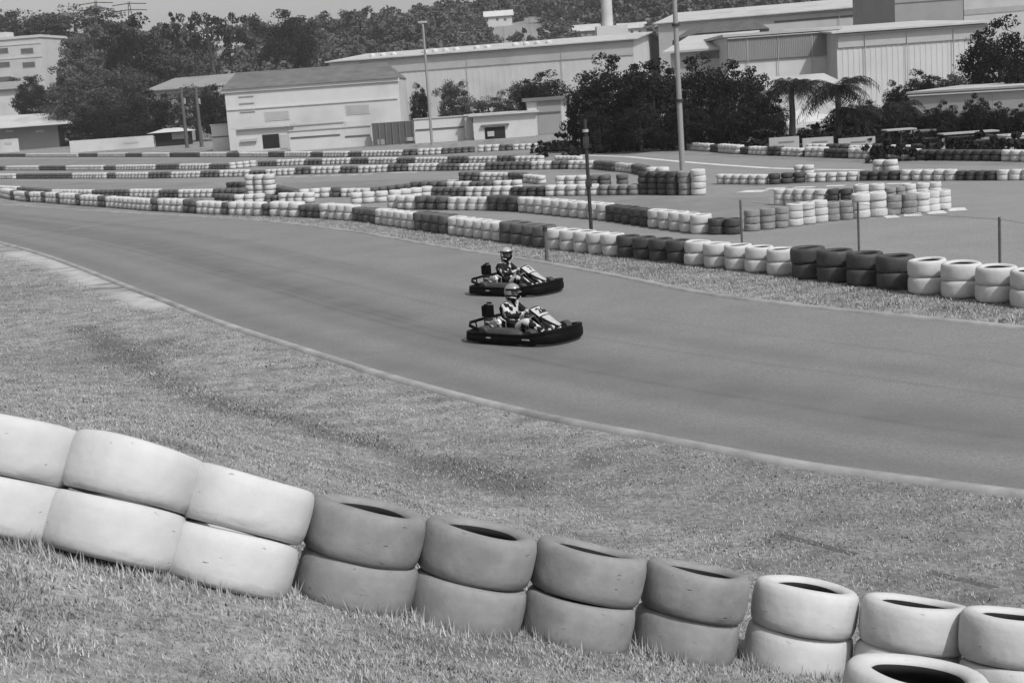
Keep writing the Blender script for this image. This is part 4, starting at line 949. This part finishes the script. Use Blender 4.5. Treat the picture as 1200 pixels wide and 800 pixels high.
# right hand buildings
w = Bld('big_warehouse', 'tall pale ribbed warehouse behind the palms at right', 'warehouse', 984, 1158, 118, 118)
h = (w.z(990,40)+w.z(1150,28))/2; w.wall(h, 40, M['lightwall'], ribs=.45)
w.panel(0, w.L, h-1.15, h-.1, M['midwall'], 'upper_cladding', proud=.14, th=.1); w.gable(h, 1.0, 40, M['rooflight'], over=.6)
w = Bld('dark_clad_hall', 'hall with dark corrugated upper wall and white base left of the tall warehouse', 'hall', 856, 983, 122, 122)
h = (w.z(870,42.5)+w.z(970,37.5))/2; w.wall(h, 30, M['white_wall']); zz = w.z(920,68.5); w.panel(0, w.L, zz, h-.05, M['greywall'], 'upper_cladding', proud=.14, th=.1)
r = MB()
for i in range(60): r.box((w.L*(i+.5)/60, -.16, (zz+h)/2),(.09,.06,h-zz-.1))
r.build('ribs', M['greywall'], w.t); w.slab(h+.02, h+.25, 30, M['midwall'], .4)
w = Bld('sawtooth_shed', 'dark sawtooth-roofed shed left of the dark-clad hall', 'shed', 820, 905, 150, 150)
h = w.z(850,38); w.wall(h, 20, M['darkwall'])
for i in range(2):
    a = w.L*i/2; b_ = w.L*(i+1)/2; mb = MB(); mb.v = [(a,-.3,h+.02),(b_,-.3,h+.02),((a+b_)/2,-.3,h+1.1),(a,20,h+.02),(b_,20,h+.02),((a+b_)/2,20,h+1.1)]; mb.f = [(0,1,2),(3,5,4),(0,2,5,3),(1,4,5,2)]; mb.build('roof', M['roofdark'], w.t)
w = Bld('pale_lean_to', 'pale roofed lean-to below the sawtooth shed', 'shed', 790, 862, 128, 126)
h = w.z(830,60); w.wall(h, 8, M['midwall']); w.slab(h+.02, h+.2, 9, M['rooflight'], .6, slope=1.5)
w.pxpanel(824,845,61,69,M['glass'],'window')
w = Bld('back_factory', 'long pale factory with layered roofs behind the sawtooth shed', 'factory', 776, 1052, 215, 205)
h = (w.z(780,23)+w.z(1045,13))/2; w.wall(h, 40, M['midwall']); w.gable(h, 2.2, 40, M['rooflight'], over=.6)
w.panel(w.L*.5, w.L-.1, h-1.2, h-.9, M['darkwall'], 'dark_band', proud=.06); w.panel(w.L*.38, w.L-.1, h-2.9, h-2.6, M['darkwall'], 'girt', proud=.06); w.panel(w.L*.38, w.L-.1, h-2.5, h-1.3, M['lightwall'], 'light_band', proud=.05)  # dark and pale cladding strips along the right part of the wall
w = Bld('grey_block', 'plain dark grey block rising beyond the tall warehouse at the top right', 'building', 1051, 1130, 170, 170)
h = w.z(1090,-25); w.wall(h, 20, M['greywall']); w.slab(h+.02, h+.3, 20, M['midwall'], .2)
for q in (.3,.55,.8): w.panel(0, w.L, h*q, h*q+.1, M['darkwall'], 'panel_joint', proud=.05)
w = Bld('white_block', 'white block at the top right corner beside the dark grey block', 'building', 1131, 1290, 176, 172)
h = w.z(1160,-22); w.wall(h, 20, M['white_wall']); w.slab(h+.02, h+.3, 20, M['rooflight'], .2); w.pxpanel(1131,1285,6,12.5,M['midwall'],'grey_band',proud=.06)
w = Bld('low_white_hall', 'low white hall behind the shrubs at the right edge', 'hall', 1067, 1290, 84, 78)
h = (w.z(1070,112)+w.z(1195,101))/2; w.wall(h, 14, M['lightwall']); w.slab(h+.02, h+.14, 14, M['rooflight'], .15, slope=.05)
mb = MB(); mb.box((-.04,7,h/2),(.1,13.6,h-.1)); mb.build('end_wall', M['greywall'], w.t)
w = Bld('white_annex', 'white annex wall seen between the palms', 'building', 902, 985, 108)
h = w.z(930,104); w.wall(h, 6, M['white_wall']); w.slab(h+.02, h+.18, 6, M['rooflight'], .3, slope=.8)
for nm_ in ('big_warehouse','dark_clad_hall','long_warehouse','low_white_hall','back_factory'):
    t_ = bpy.data.objects[nm_]; wl = [c for c in t_.children if c.name.startswith('wall')][0]; xs = [v.co.x for v in wl.data.vertices]; zs = [v.co.z for v in wl.data.vertices]; Lw, hw = max(xs), max(zs)
    for q in (.18, .46, .77):
        mb = MB(); mb.tube([(Lw*q, -.2, 0), (Lw*q, -.2, hw-.2)], .035, 8); mb.build('downpipe', M['midwall'], t_)
    mb = MB(); mb.tube([(0, -.3, hw-.12), (Lw, -.3, hw-.12)], .06, 8); mb.build('gutter', M['midwall'], t_)
# tent
P = pos(944, 92); tw = 4.6; t = thing('tent', 'small white peaked tent among the palms', 'tent', (P[0], P[1], 0)); h = topz_(944, 141, 92); hp_ = topz_(944, 127, 92)
mb = MB(); mb.v = [(-tw/2*.9,-1.3,h),(tw/2*1.2,-1.3,h-.15),(tw/2*1.2,1.3,h-.15),(-tw/2*.9,1.3,h),(-.3,0,hp_)]; mb.f = [(0,1,4),(1,2,4),(2,3,4),(3,0,4),(0,3,2,1)]; mb.build('canopy', M['white_wall'], t)
for sx in (-1,1):
    for sy in (-1,1):
        mb = MB(); mb.tube([(sx*tw/2*.85, sy*1.2, 0),(sx*tw/2*.85, sy*1.2, h-.02)], .05, 8); mb.build('leg', M['paintsteel'], t)
# houses on the hill
CLEAR = [(-40, 62, 338, 80)]
for lab, x0, x1, y0, yr, d, wm, rm in [('low pale-roofed house on the hill left of the chimney', 678, 708, 37, 29, 262, 'greywall', 'rooflight'),('white house on the hill right of the chimney', 731, 762, 34, 27, 268, 'white_wall', 'rooflight'),('white-roofed house high on the hill above the long warehouse', 576, 607, 20, 13, 330, 'white_wall', 'white_wall'),('small pale house low on the far hill at left', 232, 256, 46, 41, 290, 'white_wall', 'rooflight'),('pale house half hidden by trees on the left hill', 262, 300, 45, 41, 300, 'white_wall', 'rooflight')]:
    Pq = hit((x0+x1)/2, y0+9); d = min(float((Pq-C0)@Fv), 430)
    CLEAR.append((x0, x1, d, 45)); w = Bld('hill_house', lab, 'house', x0, x1, d); w.zb = h1(w.A[0], w.A[1])-1.5; h = w.z((x0+x1)/2, y0); w.wall(h, 8, M[wm]); w.gable(h, max(.6, w.z((x0+x1)/2, yr)-h), 8, M[rm]); xm = (x0+x1)/2; w.pxpanel(xm-4, xm-1, y0+2, y0+5, M['glass'], 'window'); w.pxpanel(xm+5, xm+8, y0+2, y0+5, M['glass'], 'window')
# chimney
P = pos(717.5, 255); t = thing('factory_chimney', 'tall pale round chimney rising above the long warehouse', 'chimney', (P[0], P[1], 0)); h = topz_(717,-40,255)
mb = MB(); mb.tube([(0,0,0),(0,0,h*.6),(0,0,h)], [1.15,1.0,.9], 24); mb.build('shaft', M['lightwall'], t)
mb = MB(); mb.box((.6,-.5,topz_(717,36,255)-1.5),(5.5,4,4.4)); mb.build('base_block', M['white_wall'], t)
mb = MB(); mb.lathe([(.9,0),(1.1,0),(1.1,.5),(.9,.5)], 24, Matrix.Translation((0,0,h-.5))); mb.build('collar', M['midwall'], t)
# skyline pylons
for lab, px, yt in (('thin power pylon on the skyline, right one of two', 168, 3), ('thin power pylon on the skyline, left one of two', 130, 2)):
    P = pos(px, 420); g0 = h1(P[0], P[1]); ht = topz_(px, yt, 420); t = thing('power_pylon', lab, 'pylon', (P[0], P[1], g0), 0, 'power pylons on the skyline')
    mb = MB()
    for s in (-1,1): mb.tube([(1.2*s,0,0),(.2*s,0,ht-g0)], [.16,.09], 5)
    for k in range(8): z = (ht-g0)*k/8; wv = 1.2-(1.0)*k/8; mb.tube([(-wv,0,z),(wv,0,z+(ht-g0)/8)], .06, 4); mb.tube([(wv,0,z),(-wv,0,z+(ht-g0)/8)], .06, 4)
    mb.build('lattice', M['darksteel'], t)
    for q in (.5, 2.3):
        mb = MB(); mb.tube([(-5.0,0,ht-g0-q-.4),(0,0,ht-g0-q),(5.0,0,ht-g0-q-.4)], .13, 5); mb.build('crossarm', M['darksteel'], t)
# three boards at right, stalls and canopies
for lab, x0, x1, y0 in [('left one of three grey sponsor boards behind the right back tyres', 902, 937, 160.5),('middle one of three grey sponsor boards behind the right back tyres', 941, 977, 161),('right one of three grey sponsor boards behind the right back tyres', 983, 1026, 161)]:
    w = Bld('sponsor_board', lab, 'board', x0, x1, 74, group='sponsor boards'); h = w.z((x0+x1)/2, y0); w.wall(h, .12, M['board'], 'face', z0=.15)
    mm_ = (x0+x1)/2; w.pxpanel(mm_-9, mm_+9, 165.6, 167.2, M['boardmark'], 'faded_lettering', proud=.02, th=.04)
    for q in (0,1): w.panel(w.L*(.1+.8*q)-.05, w.L*(.1+.8*q)+.05, -.1, .2, M['paintsteel'], 'leg', proud=-.02)
for lab, x0, x1, y0, d in [('thin pale flat canopy on posts left of the larger stall canopy', 1042, 1072, 152.5, 66),('larger flat canopy on posts over stored things at right', 1108, 1168, 156, 65)]:
    w = Bld('canopy', lab, 'canopy', x0, x1, d); h = w.z((x0+x1)/2, y0); w.slab(h, h+.06, .8, M['board'], .1, 'roof_sheet')
    for q in (.03,.5,.97):
        mb = MB(); mb.tube([(w.L*q,.1,0),(w.L*q,.1,h)], .04, 8); mb.build('leg', M['darksteel'], w.t)
w = Bld('container', 'pale container at the right edge beside the flat canopy', 'container', 1181, 1250, 70); h = w.z(1190,159); w.wall(h, 2.4, M['board'], 'body', ribs=.5, z0=.1); w.panel(-.03, w.L, h, h+.1, M['white_wall'], 'top_rail', proud=.04)
w = Bld('shelving', 'dark shelving rack with pale boxes under the larger canopy', 'rack', 1112, 1164, 66.5)
h = w.z(1140,160)
for q in (.1,.5,.95): w.panel(0, w.L, h*q, h*q+.08, M['darksteel'], 'shelf', proud=.5, th=.9)
for q in (0,.5,1): w.panel(w.L*q-.04, w.L*q+.04, 0, h, M['darksteel'], 'upright', proud=.5, th=.9)
for q in (.34,): w.panel(w.L*q, w.L*q+.35, h*.1+.09, h*.1+.4, M['board'], 'box', proud=.4, th=.5)
w = Bld('market_stall', 'dark closed stall with a pale counter strip left of the larger canopy', 'stall', 1068, 1104, 75)
h = w.z(1085,156); w.wall(h, 2.2, M['darkwall'], 'body'); w.slab(h+.02, h+.1, 2.2, M['roofdark'], .2); w.panel(w.L*.1, w.L*.85, h*.45, h*.58, M['board'], 'counter', proud=.3, th=.4)

# ------------------------------------------------------------------ trees
def crown_np(nl, rx, ry, rz_, nclump, leaf, seed, base=.0, flat=1.0, gap=.55):
    r = np.random.default_rng(seed); V = []
    # clumps on and inside an uneven ellipsoid
    th = r.uniform(0, 2*PI, nclump); ph = np.arccos(r.uniform(-.85, 1, nclump)); rr = r.uniform(.3, 1.0, nclump)**.6*r.choice([1,1,1,1.12,.9], nclump)
    cx = rx*np.sin(ph)*np.cos(th)*rr; cy = ry*np.sin(ph)*np.sin(th)*rr; cz = rz_*np.cos(ph)*rr
    cr = r.uniform(.10, .32, nclump)*min(rx, rz_)
    k = r.integers(0, nclump, nl); d = r.normal(size=(nl,3)); d /= np.linalg.norm(d, axis=1)[:,None]; q = r.uniform(.55,1.08,nl)[:,None]
    P = np.stack([cx[k],cy[k],cz[k]],1) + d*q*cr[k][:,None]*np.array([1.25,1.25,.8])
    # leaf clusters: irregular quads
    a = r.normal(size=(nl,3)); a /= np.linalg.norm(a, axis=1)[:,None]; n = d+r.normal(size=(nl,3))*.6; b = np.cross(n, a); b /= np.linalg.norm(b, axis=1)[:,None]+1e-9
    a = np.cross(b, n); a /= np.linalg.norm(a, axis=1)[:,None]+1e-9
    s = (leaf*r.uniform(.5,1.3,nl))[:,None]; s2 = s*r.uniform(.35,.8,nl)[:,None]
    V = np.stack([P-a*s, P-b*s2+a*s*.1, P+a*s, P+b*s2-a*s*.15], 1).reshape(-1, 3)
    V[:,2] += base
    F = np.arange(nl*4).reshape(-1, 4); return V, F
def make_tree(name, label, h, rx, rz_, nl, ncl, leaf, m, seed, group=None, trunk=.35, tr=.03):
    t = thing(name, label, 'tree', (0,0,0), 0, group)
    cb = h-rz_*1.0
    r = random.Random(seed); mb = MB(); lean = (r.uniform(-.4,.4), r.uniform(-.4,.4))
    mb.tube([(0,0,-.3),(lean[0]*.3,lean[1]*.3,cb*.5),(lean[0],lean[1],cb),(lean[0],lean[1],cb+rz_*.5)], [h*tr*1.25,h*tr,h*tr*.8,h*tr*.3], 8)
    for i in range(6):
        a = r.uniform(0,6.28); z0 = cb*r.uniform(.55,1.0); e = (lean[0]+math.cos(a)*rx*.6, lean[1]+math.sin(a)*rx*.6, cb+rz_*r.uniform(-.1,.6)); mb.tube([(lean[0]*.6,lean[1]*.6,z0),((e[0])*.5,(e[1])*.5,(z0+e[2])*.52),e], [h*tr*.45,h*tr*.3,h*tr*.1], 6)
    mb.build('trunk', M['bark'], t)
    V, F = crown_np(nl, rx, rx, rz_, ncl, leaf, seed, cb+0)
    npmesh('crown', V, F, m, parent=t); return t
protos = {}
def tree(kind, label, px, ytop, d, wpx, group=None, name=None):
    """wpx: crown width in photo pixels"""
    s = CF/d; P = pos(px, d); g0 = h1(P[0], P[1]); top = topz_(px, ytop, d); ht = top-g0; wd = wpx/s
    spec = {'dark': ('broadleaf_tree', 10, 4.2, 5.2, 15000, 105, .17, 'leaf_dark', 11), 'mid': ('broadleaf_tree', 10, 4.6, 4.4, 13000, 80, .17, 'leaf_mid', 12), 'pale': ('broadleaf_tree', 10, 4.4, 3.8, 11000, 65, .17, 'leaf_pale', 13),
            'cone': ('conifer', 12, 2.6, 5.6, 4200, 54, .24, 'leaf_dark', 14), 'loose': ('broadleaf_tree', 10, 4.0, 3.6, 1800, 24, .26, 'leaf_dark', 15)}[kind]
    if kind not in protos:
        protos[kind] = t = make_tree(spec[0], label, spec[1], spec[2], spec[3], spec[4], spec[5], spec[6], M[spec[7]], spec[8], group)
    else: t = copy_tree(protos[kind]); t['label'] = label; t['category'] = 'tree'
    if group: t['group'] = group
    elif 'group' in t: del t['group']
    t.location = (P[0], P[1], g0); t.rotation_euler = (0,0,random.uniform(0,6.28)); sx = wd/(spec[2]*2.25); sz = ht/(spec[1]+.2); t.scale = (sx, sx, sz)
    return t
G = 'dark trees in front of the pale roofs'
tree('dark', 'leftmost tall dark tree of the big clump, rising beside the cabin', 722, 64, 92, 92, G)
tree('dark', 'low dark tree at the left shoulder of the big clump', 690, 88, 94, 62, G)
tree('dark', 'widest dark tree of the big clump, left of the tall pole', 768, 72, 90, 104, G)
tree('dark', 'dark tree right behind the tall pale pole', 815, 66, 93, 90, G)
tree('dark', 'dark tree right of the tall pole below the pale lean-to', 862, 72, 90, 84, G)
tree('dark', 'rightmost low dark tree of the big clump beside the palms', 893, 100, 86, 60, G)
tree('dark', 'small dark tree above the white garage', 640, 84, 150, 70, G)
tree('mid', 'rounded tree in front of the long warehouse, left of the cabin', 612, 94, 160, 54)
tree('mid', 'airy tree standing in the yard before the long warehouse', 532, 92, 165, 46)
tree('dark', 'small dark tree beside the slimmer pale pole', 494, 98, 168, 26)
tree('mid', 'low scrubby tree behind the white wall at centre', 575, 112, 158, 60)
tree('dark', 'big dark tree at the top right before the tall warehouse', 1172, 22, 92, 92)
tree('dark', 'dark tree touching the right edge of the photo', 1212, 50, 86, 70)
tree('dark', 'round dark tree at the foot of the tall warehouse', 1078, 82, 96, 46)
tree('mid', 'low bushy tree line filler right of the round dark tree', 1118, 84, 98, 70)
tree('dark', 'narrow dark tree left of the low white hall', 1048, 95, 88, 34)
tree('dark', 'dark tree between the second palm and the low hall', 1020, 118, 84, 50)
G = 'shrubs in front of the low white hall'
for lab, px, yt, w_ in [('leftmost shrub before the low white hall', 1108, 120, 42),('second shrub before the low white hall', 1142, 118, 44),('third shrub before the low white hall', 1168, 122, 40),('small shrub at the right edge before the low hall', 1196, 130, 38)]:
    tree('dark', lab, px, yt-random.choice([-4,2,8]), 74, w_*.8, G)
G = 'trees around the left sheds'
for kind, lab, px, yt, d, w_ in [('dark','dark tree between the low white house and the left shed',47,90,275,52),('mid','wide tree behind the roof of the left shed',105,96,255,95),('pale','pale tree covering the foot of the apartment block',30,88,300,70),('pale','pale tree right of the apartment block',98,66,300,75),
    ('mid','big tree left of the long pale roof',150,74,265,84),('dark','dark tree above the kiosk',178,104,225,72),('mid','tree behind the twin poles',232,98,222,70),('dark','tree against the gap before the warehouse',258,100,215,50),
    ('dark','dark tree over the left board',125,118,235,74),('mid','tall tree behind the apartment block',40,12,370,110),('mid','tall tree at the centre of the left skyline',105,6,370,120),('dark','dark skyline tree at far left',10,12,400,80),
    ('loose','lacy tall tree standing out on the skyline',258,2,330,62),('cone','dark pointed tree on the left skyline',216,15,320,34),('dark','dark crown right of the lacy skyline tree',345,13,330,80),('loose','thin lacy tree at the skyline dip',300,8,360,50),
    ('dark','dark tree on the slope above the pale roof',172,20,290,90),('mid','mid-slope tree over the long pale roof',205,52,290,100),('pale','pale crown in the middle of the left slope',120,26,310,80)]:
    tree(kind, lab, px, yt, d, w_, G)
G = 'dark shrubs behind the sponsor boards'
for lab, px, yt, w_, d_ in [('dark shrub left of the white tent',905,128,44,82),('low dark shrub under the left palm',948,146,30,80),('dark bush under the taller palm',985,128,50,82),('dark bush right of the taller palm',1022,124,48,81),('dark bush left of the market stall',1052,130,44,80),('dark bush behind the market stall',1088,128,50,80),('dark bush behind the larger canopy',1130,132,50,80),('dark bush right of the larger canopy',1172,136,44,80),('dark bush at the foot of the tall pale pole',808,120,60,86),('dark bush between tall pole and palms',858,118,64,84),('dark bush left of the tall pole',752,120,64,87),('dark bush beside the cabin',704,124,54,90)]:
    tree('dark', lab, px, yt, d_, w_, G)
# palms
def palm(label, px, ytop, d, rad_, n, seed, group):
    P = pos(px, d); r = random.Random(seed); ht = topz_(px, ytop, d)-rad_*.45; t = thing('palm_tree', label, 'palm', (P[0], P[1], 0), 0, group)
    mb = MB(); mb.tube([(0,0,-.2),(.1,0,ht*.5),(.05,0,ht)], [.24,.18,.15], 10); mb.build('trunk', M['bark'], t)
    V = []; F = []
    for i in range(n):
        a = 6.283*i/n*2.618; up = r.uniform(-.25, 1.15); L_ = rad_*r.uniform(.8,1.15); pts = []
        for k in range(12):
            u = k/11; rr = L_*u*(1-.15*u); z = L_*(up*u*.75 - (.55+.25*up)*u*u*1.05); pts.append(Vector((math.cos(a)*rr+.05, math.sin(a)*rr, ht+z)))
        side = Vector((-math.sin(a), math.cos(a), 0))
        for k in range(1, 12):
            for s in (-1,1):
                for q in (0,.5):
                    b0 = pts[k-1].lerp(pts[k], q); tl = L_*.28*math.sin(min(1, .2+k/11)*PI*.9)+.12; dr = (pts[k]-pts[k-1]).normalized(); tip = b0+side*s*tl*.8+dr*tl*.55+Vector((0,0,-tl*.45)); wv = dr*.03*r.uniform(.6,1.4); tip = tip + Vector((r.uniform(-.1,.1), r.uniform(-.1,.1), r.uniform(-.12,.08)))
                    o_ = len(V); V += [tuple(b0-wv), tuple(b0+wv), tuple(tip+wv*.2), tuple(tip-wv*.2)]; F.append((o_,o_+1,o_+2,o_+3))
    npmesh('fronds', V, F, M['leaf_palm'], parent=t)
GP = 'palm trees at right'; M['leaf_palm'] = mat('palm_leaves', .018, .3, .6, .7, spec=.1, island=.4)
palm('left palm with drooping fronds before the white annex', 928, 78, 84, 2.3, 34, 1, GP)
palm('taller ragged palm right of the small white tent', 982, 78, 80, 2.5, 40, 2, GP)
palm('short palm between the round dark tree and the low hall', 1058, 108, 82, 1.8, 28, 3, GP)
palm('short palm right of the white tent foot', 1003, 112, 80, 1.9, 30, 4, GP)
# the wooded hill: one mass
Vs = []; Fs = []; off = 0; r = np.random.default_rng(3)
protoV = [crown_np(900, 5.2, 5.2, 4.0, 26, .50, 40+i) for i in range(6)]
n = 0
for yy in np.arange(268, 530, 10.0):
    half = yy*.43
    for xx in np.arange(-half, half, 8.5):
        x = xx+r.uniform(-3.5,3.5); y = yy+r.uniform(-4,4)
        vv = np.array([x, y, h1(x,y)+5])-C0; ppx = 600+CF*(vv@Rv)/(vv@Fv)
        if any(a-6 < ppx < b_+6 and dd_-n_ < y < dd_+9 for a, b_, dd_, n_ in CLEAR): continue
        V, F = protoV[r.integers(0,6)]; s = r.uniform(.7,1.3); c, sn = math.cos(r.uniform(0,6.28)), 0; a = r.uniform(0,6.28); c, sn = math.cos(a), math.sin(a)
        z0 = h1(x, y)+2.6*s
        if y < 260: z0 -= 1.0
        W_ = np.stack([(V[:,0]*c-V[:,1]*sn)*s+x, (V[:,0]*sn+V[:,1]*c)*s+y, V[:,2]*s*r.uniform(.8,1.15)+z0], 1); Vs.append(W_); Fs.append(F+off); off += len(V); n += 1
wood = npmesh('wooded_hillside', np.concatenate(Vs), np.concatenate(Fs), M['leaf_far']); tag(wood, 'grey mass of trees covering the far hillside', 'woods'); wood['kind'] = 'stuff'
print('wood crowns', n)
# scrub along the far side of the circuit
Vs = []; Fs = []; off = 0
pv = [crown_np(200, 1.1, .9, .7, 9, .16, 60+i) for i in range(4)]
for px in np.arange(640, 1230, 9.0):
    for kk in range(3):
        d = (r.uniform(62, 64) if (px > 1030 and kk == 2) else r.uniform(74, 84)) if px > 880 else r.uniform(86, 100); P = pos(px+r.uniform(-4,4), d); V, F = pv[r.integers(0,4)]; s = r.uniform(.5,1.2)*(.95 if d < 70 else 1)
        Vs.append(V*s+np.array([P[0], P[1], .35*s])); Fs.append(F+off); off += len(V)
scrub = npmesh('scrub', np.concatenate(Vs), np.concatenate(Fs), M['leaf_dark']); tag(scrub, 'low dark scrub along the far side of the circuit', 'bushes'); scrub['kind'] = 'stuff'

# ------------------------------------------------------------------ grass blades on the near bank
def blades(name, n, hh, ww, m, seed, rmin, rmax, label, mask=None):
    r = np.random.default_rng(seed); th = r.uniform(rad(-27), rad(27), n); rr = rmin*np.exp(r.uniform(0, 1, n)**.8*math.log(rmax/rmin)); X = rr*np.sin(th); Y = rr*np.cos(th)
    d, s = seg_dist(X, Y, NEARC); keep = (s < 0) & (d > .12) & ~inpoly(X, Y, DIRT)
    dens = .22+1.25*vnoise(X*.6, Y, .17, 11)*vnoise(X, Y, .9, 12)*1.5; keep &= r.uniform(0,1,n) < dens
    if mask is not None: keep &= mask(X, Y, r)
    X, Y = X[keep], Y[keep]; n = len(X); Z = height(X, Y); rr = np.hypot(X, Y)
    a = r.uniform(0, 2*PI, n); ln = r.uniform(.2,1.5,n); hgt = hh*r.uniform(.4,1.5,n)*(1+rr*.01); w = ww*r.uniform(.6,1.4,n)*(1+rr*.10)
    dx, dy = np.cos(a), np.sin(a)
    A = np.stack([X-dy*w, Y+dx*w, Z-.005], 1); B = np.stack([X+dy*w, Y-dx*w, Z-.005], 1); T = np.stack([X+dx*hgt*ln, Y+dy*hgt*ln, Z+hgt], 1)
    V = np.stack([A,B,T],1).reshape(-1,3); o = npmesh(name, V, np.arange(n*3).reshape(-1,3), m, k=3); tag(o, label, 'grass'); o['kind'] = 'stuff'; return o
blades('dry_grass', 900000, .017, .0022, M['blade'], 21, 3.5, 55, 'short dry grass on the bank between tyres and track')
def mask_line(X, Y, r):
    d, _ = seg_dist(X, Y, DARKL); return r.uniform(0,1,len(X)) < np.exp(-(d/.36)**2)+ .05 + .35*(vnoise(X*.6,Y,.28,6) > .72)
blades('weeds', 200000, .022, .004, M['weed'], 22, 4, 40, 'darker weeds in a broken strip and scattered patches on the bank', mask_line)
r = np.random.default_rng(33); n = 150000; sel = FARS[(FARS[:,1] < 60) & (FARS[:,1] > 14)]; i = r.integers(1, len(sel)-1, n); tn = sel[i+0]-sel[i-1]; tn /= np.linalg.norm(tn, axis=1)[:,None]+1e-9
nn = np.c_[-tn[:,1], tn[:,0]]; nn *= np.sign((nn@np.array([.6,.8])))[:,None]; off_ = .15+r.uniform(0,1,n)*2.2; XY = sel[i]+nn*off_[:,None]+tn*r.uniform(-.4,.4,n)[:,None]; X, Y = XY[:,0], XY[:,1]
kp = r.uniform(0,1,n) < .2+1.1*vnoise(X,Y,.5,14)*np.clip(off_/1.2,.3,1); X, Y = X[kp], Y[kp]; n = len(X); a = r.uniform(0,2*PI,n); hgt = .024*r.uniform(.4,1.7,n)*(1+.7*(vnoise(X,Y,.4,15) > .6)); w = .009*r.uniform(.6,1.4,n); ln = r.uniform(.1,1.2,n); dx, dy = np.cos(a), np.sin(a)
V = np.stack([np.stack([X-dy*w,Y+dx*w,0*X-.005],1),np.stack([X+dy*w,Y-dx*w,0*X-.005],1),np.stack([X+dx*hgt*ln,Y+dy*hgt*ln,hgt],1)],1).reshape(-1,3)
o = npmesh('verge_grass', V, np.arange(n*3).reshape(-1,3), M['blade'], k=3); tag(o, 'grass strip between the far track edge and the trackside tyres', 'grass'); o['kind'] = 'stuff'
# tufts growing round the near stacks
r = np.random.default_rng(31); X = []; Y = []
for P in NEARP:
    k = 900; a = r.uniform(0,2*PI,k); q = r.uniform(.28,.50,k); X.append(P[0]+np.cos(a)*q); Y.append(P[1]+np.sin(a)*q)
X = np.concatenate(X); Y = np.concatenate(Y); kp = vnoise(X,Y,.16,4) > .42; X = X[kp]; Y = Y[kp]; Z = height(X, Y); n = len(X)
a = r.uniform(0,2*PI,n); hgt = .06*r.uniform(.3,1.7,n); w = .004*r.uniform(.6,1.5,n); ln = r.uniform(.1,1,n); dx, dy = np.cos(a), np.sin(a)
V = np.stack([np.stack([X-dy*w,Y+dx*w,Z-.01],1),np.stack([X+dy*w,Y-dx*w,Z-.01],1),np.stack([X+dx*hgt*ln,Y+dy*hgt*ln,Z+hgt],1)],1).reshape(-1,3)
o = npmesh('grass_tufts', V, np.arange(n*3).reshape(-1,3), M['blade'], k=3); tag(o, 'longer grass growing around the feet of the near tyres', 'grass'); o['kind'] = 'stuff'

# ------------------------------------------------------------------ air
HZ = 1
if HZ:
    mb = MB(); mb.box((0, 700, 78), (1900, 1650, 166)); hz = mb.build('haze', M['opening']); hm = bpy.data.materials.new('haze_air'); hm.use_nodes = True
    nt = hm.node_tree; nt.nodes.remove(nt.nodes['Principled BSDF']); pv_ = nt.nodes.new('ShaderNodeVolumePrincipled'); pv_.inputs['Color'].default_value = (.9,.9,.9,1); pv_.inputs['Density'].default_value = .0003; pv_.inputs['Anisotropy'].default_value = .2
    nt.links.new(pv_.outputs[0], nt.nodes['Material Output'].inputs['Volume']); hz.data.materials.clear(); hz.data.materials.append(hm); hz['kind'] = 'stuff'; hz['label'] = 'thin pale haze in the distance'; hz['category'] = 'haze'

# ------------------------------------------------------------------ light, sky, camera
sd = Vector((.42, -.52, .80)).normalized(); el = math.asin(sd.z); azm = math.atan2(sd.x, sd.y)
sl = bpy.data.lights.new('sun', 'SUN'); sl.energy = 3.3; sl.angle = rad(.5); sl.color = (1, 1, 1); so = bpy.data.objects.new('sun', sl); C.objects.link(so)
so.rotation_euler = sd.to_track_quat('Z', 'Y').to_euler(); so.location = (0,0,30)
wd = bpy.data.worlds.new('World'); bpy.context.scene.world = wd; wd.use_nodes = True; nt = wd.node_tree; N = nt.nodes; L = nt.links
sk = N.new('ShaderNodeTexSky'); sk.sky_type = 'NISHITA'; sk.sun_disc = False; sk.sun_elevation = el; sk.sun_rotation = azm; sk.dust_density = 3; sk.air_density = 1.2
bw = N.new('ShaderNodeRGBToBW'); L.new(sk.outputs[0], bw.inputs[0]); bg = N['Background']; L.new(bw.outputs[0], bg.inputs[0]); bg.inputs[1].default_value = .15
cam = bpy.data.cameras.new('camera'); co = bpy.data.objects.new('camera', cam); C.objects.link(co); bpy.context.scene.camera = co
cam.sensor_width = 36; cam.lens = 36*CF/1200; cam.clip_start = .1; cam.clip_end = 6000
mw = Matrix(((Rv[0],Uv[0],-Fv[0],0),(Rv[1],Uv[1],-Fv[1],0),(Rv[2],Uv[2],-Fv[2],H),(0,0,0,1))); co.matrix_world = mw
vs = bpy.context.scene.view_settings; vs.view_transform = 'Standard'; vs.look = 'None'; vs.exposure = 0; vs.gamma = 1; vs.use_curve_mapping = False
